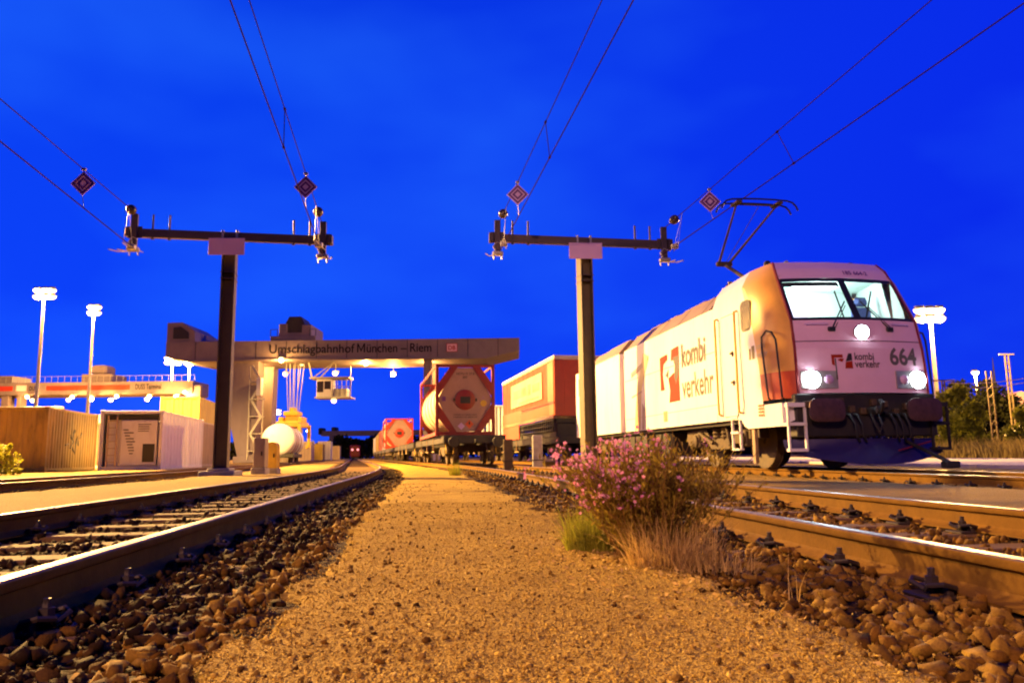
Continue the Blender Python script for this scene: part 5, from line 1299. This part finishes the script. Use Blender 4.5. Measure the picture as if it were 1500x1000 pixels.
b.beam((cx0 - .5, yc + .5, cz1 + .1), (cx0 - .9, yc + .5, ZB + .1), .1, .12); b.beam((cx0 + .3, yc + .5, cz1 + .1), (cx0 + 1.8, yc + .5, ZB + .1), .1, .12); b.beam((cx0 - .5, yc + .5, cz1 + .1), (cx0 + 1.8, yc + .5, ZB + .1), .08, .08)
grow(b, 'cabin_platform', MT['galv'], cb)
# ropes and spreader
sx_ = GP(429, 610, GY + 3).x; sz = lambda py: GP(429, py, GY + 3).z; ys_p = GY + 3
for dx0, dx1 in ((-.75, -.35), (-.35, -.2), (.15, .25), (.75, .4)):
    for dy in (-.6, .6):
        b = MB(); b.tube([(sx_ + dx0 + .1, ys_p + dy, ZB), (sx_ + dx1, ys_p + dy, sz(605))], .035, 5); grow(b, 'hoist_rope', MT['galv'])
b = MB(); b.box(sx_ - .75, sx_ + .75, ys_p - .9, ys_p + .9, sz(609), sz(603), .05); b.box(sx_ - .3, sx_ + .3, ys_p - .4, ys_p + .4, sz(603), sz(597), .05); b.box(sx_ - .6, sx_ + .6, ys_p - .6, ys_p + .6, sz(618), sz(609)); b.box(sx_ - 1.15, sx_ + 1.15, ys_p - 2, ys_p + 2, sz(626), sz(618), .08)
b.box(sx_ - 1.2, sx_ - .75, ys_p - 1, ys_p + 1, sz(619), sz(611), .06); b.box(sx_ + .75, sx_ + 1.2, ys_p - 1, ys_p + 1, sz(619), sz(611), .06)
sp = grow(b, 'spreader', MT['yellow'])
for s in (-1, 1):
    for y in (ys_p - 2, ys_p + 1.75):
        b = MB(); x = sx_ + s * 1.22; b.box(x - .16, x + .16, y, y + .25, sz(655), sz(622), .03); b.box(x - .2 * s - .12, x - .2 * s + .12, y, y + .25, sz(657), sz(653), .02); grow(b, 'grapple_arm', MT['yellow'], sp)
b = MB(); b.box(sx_ - .75, sx_ + .55, ys_p - 1.9, ys_p + 1.9, sz(634), sz(627), .04); grow(b, 'lift_beam', MT['white_box'], sp)
# floodlights of the crane
def flood(px, py, Y, r, power=0, hang=None, par=G, z_t=None):
    c = GP(px, py, Y)
    b = MB(); b.box(c.x - r * 1.2, c.x + r * 1.2, Y - .05, Y + .5, c.z + r * .6, c.z + r * 1.1, .03)
    if z_t: b.box(c.x - .04, c.x + .04, Y + .1, Y + .18, c.z + r, max(z_t, c.z + r + .05))
    f = b.build('floodlight', MT['galv']); 
    f.parent = par; f.data.transform(Matrix.Translation(-par.location))
    b = MB(); b.disc((c.x, Y - .06, c.z), (0, -1, -.5), [(-.2, r * .6), (-.1, r), (0, r), (.05, r * .85), (.09, r * .4), (.1, 0)], 16); l = b.build('lens', MT['glow'], None, True); l.parent = f; l.data.transform(Matrix.Translation(-par.location))
    if power: lamp('crane_flood', c + Vector((0, -.3, -.5)), power * .35, SODIUM, .3)
for px, py, Y, pw_ in ((274, 532, GY + 3, 5e3), (368, 532, GY + 3.4, 9e3), (412, 527, GY - .2, 7e3), (442, 532, GY + 3.4, 0), (536, 532, GY + 3.4, 9e3), (627, 532, GY + 3, 6e3), (418, 548, GY + 7, 0), (491, 547, GY + 2.5, 0), (576, 548, GY + 7.3, 8e3), (628, 546, GY + 7, 0), (489, 587, GY + 2.6, 0)):
    flood(px, py, Y, .27, pw_, z_t=ZB if py > 540 and py < 580 else None)

# ------------------------------------------------------------------ second crane on the left, with the red stripe
HYY = 112.0
HX0, HX1 = atY(-60, 570, HYY).x, atY(287, 570, HYY).x; hz0, hz1 = atY(150, 577, HYY).z, atY(150, 559, HYY).z
H_ = thing('gantry_crane', 'distant portal crane at the far left with a red stripe along its girder', 'gantry crane', ((HX0 + HX1) / 2, HYY, 0)); hx_ = H_.location.x
def hgrow(b, name, m, par=H_):
    b.v = [(x - hx_, y - HYY, z) for x, y, z in b.v]; return b.build(name, m, par)
b = MB(); b.box(HX0, HX1 - .5, HYY, HYY + 6, hz0, hz1, .04); hgrow(b, 'girder', MT['gantry'])
for p0, p1 in ((-50, 19), (68, 190)):
    b = MB(); b.box(atY(p0, 567, HYY).x, atY(p1, 567, HYY).x, HYY - .03, HYY - .01, hz0 + (hz1 - hz0) * .34, hz0 + (hz1 - hz0) * .72); hgrow(b, 'red_stripe', MT['bright_red'])
b = MB(); b.box(atY(24, 567, HYY).x, atY(39, 567, HYY).x, HYY - .03, HYY - .01, hz0 + .6, hz0 + 1.4); hgrow(b, 'sign_panel', MT['panel'])
text_part('lettering', 'DUSS Terminal', 1.0, lambda a, c: (atY(198, 567, HYY).x - hx_ + a, -.03, hz0 + .65 + c * 1.1), MT['gantry_text'], H_, .01, 1, 3.8)
text_part('lettering', 'DUSS', .8, lambda a, c: (atY(43, 567, HYY).x - hx_ + a, -.03, hz0 + .65 + c * 1.1), MT['gantry_text'], H_, .01, 1, 1.3)
for p0, p1 in ((-2, 9), (21, 27), (270, 276)):
    b = MB(); b.box(atY(p0, 600, HYY).x, atY(p1, 600, HYY).x, HYY + .3, HYY + 1.8, .1, hz0, .03); hgrow(b, 'leg', MT['gantry'])
b = MB(); x0_, x1_ = atY(117, 540, HYY).x, atY(162, 540, HYY).x; b.box(x0_, x1_, HYY + .5, HYY + 5, hz1, hz1 + 1.2, .1); b.box(x0_ + 1, x1_ - 1.2, HYY + 1, HYY + 4, hz1 + 1.2, hz1 + 2.6, .3); hgrow(b, 'trolley', MT['gantry'])
b = MB(); x0_, x1_ = atY(-20, 540, HYY).x, atY(16, 540, HYY).x; b.box(x0_, x1_, HYY + .5, HYY + 5, hz1, hz1 + 1.1, .1); hgrow(b, 'machine_house', MT['gantry'])
b = MB()
for x in np.arange(HX0, HX1, .95): b.box(x - .02, x + .02, HYY + .1, HYY + .14, hz1, hz1 + .9)
b.box(HX0, HX1 - .5, HYY + .1, HYY + .14, hz1 + .86, hz1 + .9); hgrow(b, 'railing', MT['galv'])
b = MB(); b.box(atY(275, 580, HYY).x, atY(294, 580, HYY).x, HYY + .2, HYY + 3, hz0 - .6, hz1 - .6, .2); hgrow(b, 'end_cabin', MT['gantry'])
for px, py, pw_ in ((40, 581, 4e3), (48, 587, 0), (100, 586, 0), (106, 581, 4e3), (133, 583, 1.6e4), (162, 586, 0), (171, 580, 5e3), (215, 585, 0), (219, 580, 5e3), (258, 580, 9e3), (271, 574, 9e3)):
    flood(px, py, HYY - .8, .42 if px == 133 else .3, pw_, par=H_)
# third crane, very far
KY = 300.0
K_ = thing('gantry_crane', 'very far portal crane low over the horizon, right of the spreader', 'gantry crane', (atY(510, 633, KY).x, KY, 0)); kx = K_.location.x
def kgrow(b, name, m): b.v = [(x - kx, y - KY, z) for x, y, z in b.v]; return b.build(name, m, K_)
b = MB(); b.box(atY(470, 633, KY).x, atY(640, 633, KY).x, KY, KY + 6, atY(500, 638, KY).z, atY(500, 630.5, KY).z, .1); kgrow(b, 'girder', MT['gantry'])
b = MB(); b.box(atY(482, 650, KY).x, atY(488, 650, KY).x, KY, KY + 4, .1, atY(500, 637, KY).z); kgrow(b, 'leg', MT['gantry'])
b = MB(); b.box(atY(466, 633, KY).x, atY(473, 633, KY).x, KY, KY + 5, atY(500, 636, KY).z, atY(500, 626, KY).z, .3); b.box(atY(485, 633, KY).x, atY(492, 633, KY).x, KY, KY + 5, atY(500, 631, KY).z, atY(500, 625, KY).z, .3); kgrow(b, 'trolley', MT['dark'])

# ------------------------------------------------------------------ plants
def leaves(n, pts, size, aspect, m, name, parent=None, up=.3, dirs=None):
    """n leaf quads (two triangles) centred on pts, random facing"""
    r_ = np.random.default_rng(n); a = r_.normal(size=(n, 3)); a[:, 2] += up
    if dirs is not None: a = dirs + .55 * a / np.linalg.norm(a, axis=1)[:, None]
    a /= np.linalg.norm(a, axis=1)[:, None]; c = r_.normal(size=(n, 3)); c -= a * (c * a).sum(1)[:, None]; c /= np.linalg.norm(c, axis=1)[:, None]
    s = (size * r_.uniform(.6, 1.35, n))[:, None]
    v = np.stack([pts, pts + a * s * .5 + c * s * aspect, pts + a * s, pts + a * s * .5 - c * s * aspect], 1).reshape(-1, 3)
    i = np.arange(n)[:, None] * 4; t = np.concatenate([i + np.array([0, 1, 2]), i + np.array([0, 2, 3])])
    return mesh_np(name, v, t, m, parent)
def flowering_plant():
    base = atY(958, 810, 3.62); base.z = .02
    root = thing('flowering_plant', 'bushy pink-flowered weed growing at the edge of the gravel path', 'flowering plant', base)
    st = MB(); lp, ld, fl = [], [], []
    r_ = np.random.default_rng(21)
    for k in range(185):
        az = r_.uniform(0, 2 * math.pi); rr = r_.uniform(.0, .16); b0 = Vector((rr * math.cos(az), rr * .8 * math.sin(az), 0))
        lean = abs(r_.normal(0, .40)); H = r_.uniform(.34, .60) * (1 - .16 * lean)
        if r_.uniform() < .20: az = math.pi + r_.normal(0, .45); lean = r_.uniform(.45, .80); H *= .95
        d = Vector((math.cos(az) * lean, math.sin(az) * lean * .7, 1)).normalized()
        pts = []; L = H / max(d.z, .62)
        for t in np.linspace(0, 1, 6): pts.append(b0 + d * (L * t) + Vector((math.cos(az), math.sin(az), -.5)) * (.05 * lean * t * t) + Vector((r_.normal(0, .008), r_.normal(0, .008), 0)) * t)
        st.tube(pts, .0032, 4, False, r1=.0013)
        for j in range(44):
            t = r_.uniform(.12, .97); i = min(4, int(t * 5)); p = pts[i].lerp(pts[i + 1], t * 5 - i); o = Vector((r_.normal(0, .014), r_.normal(0, .014), r_.normal(0, .012)))
            lp.append(p + o); dd = (d + Vector((r_.normal(0, .7), r_.normal(0, .7), r_.normal(.1, .35)))).normalized(); ld.append(dd)
        for j in range(3):    # side twigs
            t = r_.uniform(.4, .85); i = min(4, int(t * 5)); p = pts[i].lerp(pts[i + 1], t * 5 - i); dd = (d + Vector((r_.normal(0, .6), r_.normal(0, .6), .2))).normalized(); q = p + dd * r_.uniform(.05, .13)
            st.tube([p, p.lerp(q, .5) + Vector((0, 0, .005)), q], .0014, 3, False)
            for _ in range(8): u_ = r_.uniform(.2, 1); lp.append(p.lerp(q, u_) + Vector((r_.normal(0, .008), r_.normal(0, .008), r_.normal(0, .008)))); ld.append(dd)
        leftness = -(pts[-1].x) / .3
        if r_.uniform() < min(.92, max(.10, .5 + 1.1 * leftness)):
            for j in range(r_.integers(5, 12)): fl.append(pts[-1] + Vector((r_.normal(0, .018), r_.normal(0, .018), r_.normal(-.02, .03))))
    st.build('stem', MT['stem'], root)
    lo = np.array([p[:] for p in lp]); ldn = np.array([p[:] for p in ld])
    leaves(len(lo), lo, .027, .16, MT['leaf_olive'], 'foliage', root, dirs=ldn)
    P, T = [], []
    for p in fl:     # four-petalled flowers, each with its own facing
        n = Vector((r_.normal(0, .6), r_.normal(-.5, .6), r_.normal(.3, .5))).normalized(); u = n.orthogonal().normalized(); w = n.cross(u); s = r_.uniform(.0055, .0105)
        for k in range(5):
            a = 2 * math.pi * k / 5; d = u * math.cos(a) + w * math.sin(a); e = u * math.cos(a + 1.57) + w * math.sin(a + 1.57); i = len(P)
            P += [p[:], (p + d * s * .6 + e * s * .42 + n * s * .2)[:], (p + d * s * 1.15 + n * s * .1)[:], (p + d * s * .6 - e * s * .42 + n * s * .2)[:]]; T += [(i, i + 1, i + 2), (i, i + 2, i + 3)]
    mesh_np('flower', P, T, MT['petal'], root)
flowering_plant()
def tuft(name, label, base, n, h, spread, lean, m, w=.0035, seed=1, seeds=False, el=1.0):
    r_ = np.random.default_rng(seed); root_o = None; P, T = [], []
    for k in range(n):
        a = r_.uniform(0, 6.283); rr = spread * math.sqrt(r_.uniform(0, 1)); b0 = np.array([rr * math.cos(a) * el, rr * math.sin(a) * .6, 0]); az = a + r_.normal(0, .9); ln = abs(r_.normal(0, lean)); hh = h * r_.uniform(.45, 1.15)
        side_ = np.array([-math.sin(az), math.cos(az), 0]) if r_.uniform() < .5 else np.array([1., 0, 0]); ww = w * r_.uniform(.6, 1.3); i = len(P)
        for t in (0, .35, .7, 1.0):
            c = b0 + np.array([math.cos(az), math.sin(az), 0]) * hh * ln * t ** 1.6 + np.array([0, 0, hh * (t - .42 * ln * t * t)]); k_ = ww * (1 - t * .92)
            P += [c - side_ * k_, c + side_ * k_]
        for q in range(3): j = i + q * 2; T += [(j, j + 1, j + 3), (j, j + 3, j + 2)]
    o = mesh_np(name, P, T, m); o.location = base
    return tag(o, label, 'grass tuft', 'grass tufts')
def gp(px, py, z=.03):
    d = atY(px, py, 1.0) - Vector((0, 0, CAMZ)); t = (z - CAMZ) / d.z; return Vector((d.x * t, t, z))
tuft('grass_tuft', 'yellow-green grass clump at the left foot of the pink-flowered weed', gp(880, 806), 900, .23, .17, .6, MT['leaf_green'], .0030, 3)
tuft('grass_tuft', 'dry straw-coloured grass in front of the pink-flowered weed', gp(990, 832), 480, .22, .16, .8, MT['drygrass'], .0024, 4, el=1.2)
tuft('grass_tuft', 'low withered grass right of the dry straw clump, against the ballast', gp(1050, 838), 130, .12, .13, 1.1, MT['drygrass'], .0024, 5, el=1.3)
tuft('grass_tuft', 'few tall thin dry stalks standing up in the dry straw clump', gp(1020, 812), 9, .42, .07, .18, MT['drygrass'], .0018, 6)
tuft('grass_tuft', 'small yellowish weed on the far right edge of the path', gp(667, 697), 130, .36, .14, .5, MT['leaf_green'], .006, 7)
tuft('grass_tuft', 'thin stalk sprouting from the near ballast by the right rail', gp(1165, 880), 5, .16, .03, .3, MT['drygrass'], .002, 8)
tuft('grass_tuft', 'dried stalks between the rails of the near right track', gp(1412, 760, 0), 12, .14, .06, .3, MT['drygrass'], .002, 9)
# fallen leaves and dry plant litter round the foot of the weed
r_ = np.random.default_rng(12); n = 900
ul = np.clip(.62 + r_.normal(0, .22, n), -.2, 1.0); yl = np.clip(3.3 + r_.normal(0, .7, n), 1.6, 7)
tag(leaves(n, np.stack([np.array([C(q) for q in yl]) + ul, yl, np.maximum(pathz(ul, yl), bedz(ul, yl)) + .006], 1), .022, .22, MT['drygrass'], 'plant_litter', None, .1, dirs=np.stack([np.cos(ul * 900), np.sin(ul * 900), .1 + 0 * ul], 1)), kind='stuff')
def bush(name, label, base, H, Wd, n, m, trunk=None, leaf=.2, cat='bush', group=None, seed=1, clumps=14, stem_r=.05, flat=1.0):
    r_ = np.random.default_rng(seed); root = thing(name, label, cat, base, 0, group)
    pts = []
    z0 = H * (.30 if trunk else .06)
    cs = []
    for k in range(clumps):
        t = r_.uniform(0, 1); zz = z0 + (H - z0) * t; wr = Wd / 2 * math.sqrt(max(.05, 1 - (1.7 * t - .75) ** 2)) if trunk else Wd / 2 * (1 - .62 * t ** 1.4)
        a = r_.uniform(0, 6.28); q = wr * math.sqrt(r_.uniform(.1, 1)); cs.append((q * math.cos(a), q * math.sin(a) * flat, zz, r_.uniform(.12, .26) * min(Wd, H)))
    for k in range(n):
        c = cs[r_.integers(0, clumps)]; v = r_.normal(size=3); v /= np.linalg.norm(v); rr = c[3] * r_.uniform(.25, 1.05) ** .6; p = np.array(c[:3]) + v * rr
        if p[2] < .02: p[2] = abs(p[2]) * .3 + .02
        pts.append(p)
    leaves(n, np.array(pts), leaf, .35, m, 'crown' if trunk else 'foliage', root, .2)
    st = MB()
    if trunk:
        st.tube([(0, 0, 0), (.04 * H * .2, 0, H * .3), (0, .02, H * .72)], stem_r, 8, True, r1=stem_r * .35)
    for c in cs[:10]: st.tube([(c[0] * .1, c[1] * .1, z0 * .7 + (.0 if not trunk else .1 * H)), (c[0] * .55, c[1] * .55, c[2] * .62 + .1), (c[0], c[1], c[2])], stem_r * .4, 5, True, r1=stem_r * .12)
    st.build('trunk' if trunk else 'stem', MT['bark'], root)
    return root
q = gp(14, 700, .06); bush('leafy_bush', 'leafy green bush low at the left edge, in front of the brown container', Vector((-17.0, 25.6, .06)), 1.0, 1.7, 1500, MT['leaf_green'], None, .11, seed=5, stem_r=.02, group='bushes')
def at_base(px, Y): return Vector((atY(px, 640, Y).x, Y, -.02))
bush('leafy_bush', 'round olive bush right beside the locomotive buffer', at_base(1404, 47), 4.1, 3.1, 4200, MT['tree_mid'], None, .24, seed=8, group='bushes', stem_r=.05)
bush('leafy_bush', 'narrow pointed olive bush right of the round one', at_base(1430, 46), 3.3, 1.5, 1900, MT['tree_mid'], None, .2, seed=9, group='bushes', stem_r=.04)
bush('leafy_bush', 'small green bush cut by the right edge', at_base(1500, 48), 2.9, 2.2, 1900, MT['tree_mid'], None, .22, seed=10, group='bushes', stem_r=.04)
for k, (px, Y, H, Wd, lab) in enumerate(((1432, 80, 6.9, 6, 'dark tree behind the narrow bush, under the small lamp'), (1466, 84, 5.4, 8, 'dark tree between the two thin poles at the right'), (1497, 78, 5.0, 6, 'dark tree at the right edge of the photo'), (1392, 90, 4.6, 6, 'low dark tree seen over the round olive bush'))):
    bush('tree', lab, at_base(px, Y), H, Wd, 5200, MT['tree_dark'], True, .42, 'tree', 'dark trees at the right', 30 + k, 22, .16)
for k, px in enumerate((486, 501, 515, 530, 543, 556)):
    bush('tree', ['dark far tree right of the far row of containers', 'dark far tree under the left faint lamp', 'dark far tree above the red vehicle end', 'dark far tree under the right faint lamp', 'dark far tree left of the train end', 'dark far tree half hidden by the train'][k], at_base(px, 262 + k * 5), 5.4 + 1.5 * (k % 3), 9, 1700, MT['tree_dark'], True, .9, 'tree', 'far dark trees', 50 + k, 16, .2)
# dry meadow behind the road on the right: grass nobody could count
r_ = np.random.default_rng(77); n = 26000
Yg = r_.uniform(30, 62, n); Xg = Yg * r_.uniform(.44, .80, n); keep = (Xg > 12) & (Xg + .03 * Yg > 25 - .03 * (Yg - 10)) ; Yg, Xg = Yg[keep], Xg[keep]; n = len(Yg)
hgt = r_.uniform(.35, 1.25, n) * (.55 + .8 * vnoise(Xg, Yg, 2.4, 9)); ang = r_.uniform(0, 6.28, n); ln = r_.normal(0, .3, (n, 2)) * hgt[:, None]; w = .03
dx = np.cos(ang) * w; dy = np.sin(ang) * w; z0 = np.full(n, -.03)
v = np.stack([np.stack([Xg - dx, Yg - dy, z0], 1), np.stack([Xg + dx, Yg + dy, z0], 1), np.stack([Xg + ln[:, 0] * .4 + dx * .6, Yg + ln[:, 1] * .4 + dy * .6, z0 + hgt * .6], 1), np.stack([Xg + ln[:, 0], Yg + ln[:, 1], z0 + hgt], 1), np.stack([Xg + ln[:, 0] * .4 - dx * .6, Yg + ln[:, 1] * .4 - dy * .6, z0 + hgt * .6], 1)], 1).reshape(-1, 3)
i = np.arange(n)[:, None] * 5; t = np.concatenate([i + np.array([0, 1, 2]), i + np.array([0, 2, 4]), i + np.array([4, 2, 3])])
tag(mesh_np('meadow_grass', v, t, MT['meadow']), kind='stuff')
# far-off wood closing the horizon behind the yard
r_ = np.random.default_rng(91); n = 30000
Xw = r_.uniform(-150, 230, n); Yw = 340 + r_.uniform(0, 25, n); tw = r_.uniform(0, 1, n) ** .8; hw = 3.5 + 6.5 * vnoise(Xw, Yw * 0, 14, 3) + 2.5 * vnoise(Xw, Yw * 0, 4, 4)
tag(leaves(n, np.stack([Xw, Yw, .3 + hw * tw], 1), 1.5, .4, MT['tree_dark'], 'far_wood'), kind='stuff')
# poles and a roof at the far right
def pole(label, px, ytop, Y, bar, m_='mast', w=.16):
    c = atY(px, ytop, Y); root = thing('catenary_pole', label, 'pole', (c.x, Y, -.05), 0, 'bare poles at the right'); H = c.z + .05
    b = MB()
    for s in (-1, 1): b.box(s * w - .04, s * w + .04, -.06, .06, 0, H)
    for z in np.arange(.4, H - .5, .7): b.beam((-w, 0, z), (w, 0, z + .5), .03, .03); b.beam((w, 0, z), (-w, 0, z + .5), .03, .03)
    b.build('lattice_shaft', MT[m_], root)
    if bar: q = MB(); q.box(-bar, bar, -.08, .08, H - .12, H, .02); q.build('crossbar', MT['galv'], root)
pole('thick lattice pole between the small lamp and the tall thin pole', 1448, 543, 62, 0, w=.22)
pole('tall thin lattice pole with a short crossbar at the far right', 1474, 518, 70, .7)
pole('short pole with crossbar just right of the locomotive buffer', 1381, 556, 60, .9, w=.1)
HS_ = thing('house', 'distant pinkish roofed house behind the trees at the right edge', 'house', atY(1486, 590, 130).xyz, 0); HS_.location.z = 0
b = MB(); b.box(-7, 9, 0, 10, 0, 7.6); b.build('wall', MT['gantry'], HS_)
b = MB(); pr = [(-7.6, 7.5), (1, 10.2), (9.6, 7.5)]; b.loft([[(x, -.5, z) for x, z in pr], [(x, 10.5, z) for x, z in pr]], True, True); b.build('roof', MT['panel'], HS_)
b = MB(); b.tube([(0.2, 5, 9.5), (.2, 5, 16.5)], .3, 8, r1=.06); b.build('spire', MT['logo_grey'], HS_)
for k, (z1, z2) in enumerate(((560, 566), (567, 572))):
    a = atY(1384, z1, 60); c = atY(1560, z2 - 26, 52); W_ = thing('overhead_wire', ['thin upper wire running right from the short pole', 'thin lower wire running right from the short pole'][k], 'overhead wire', a, 0, 'thin wires at the right')
    b = MB(); b.tube([Vector((0, 0, 0)) + (c - a) * t + Vector((0, 0, -1.6 * t * (1 - t))) for t in np.linspace(0, 1, 14)], .03, 5); b.build('wire', MT['galv'], W_)
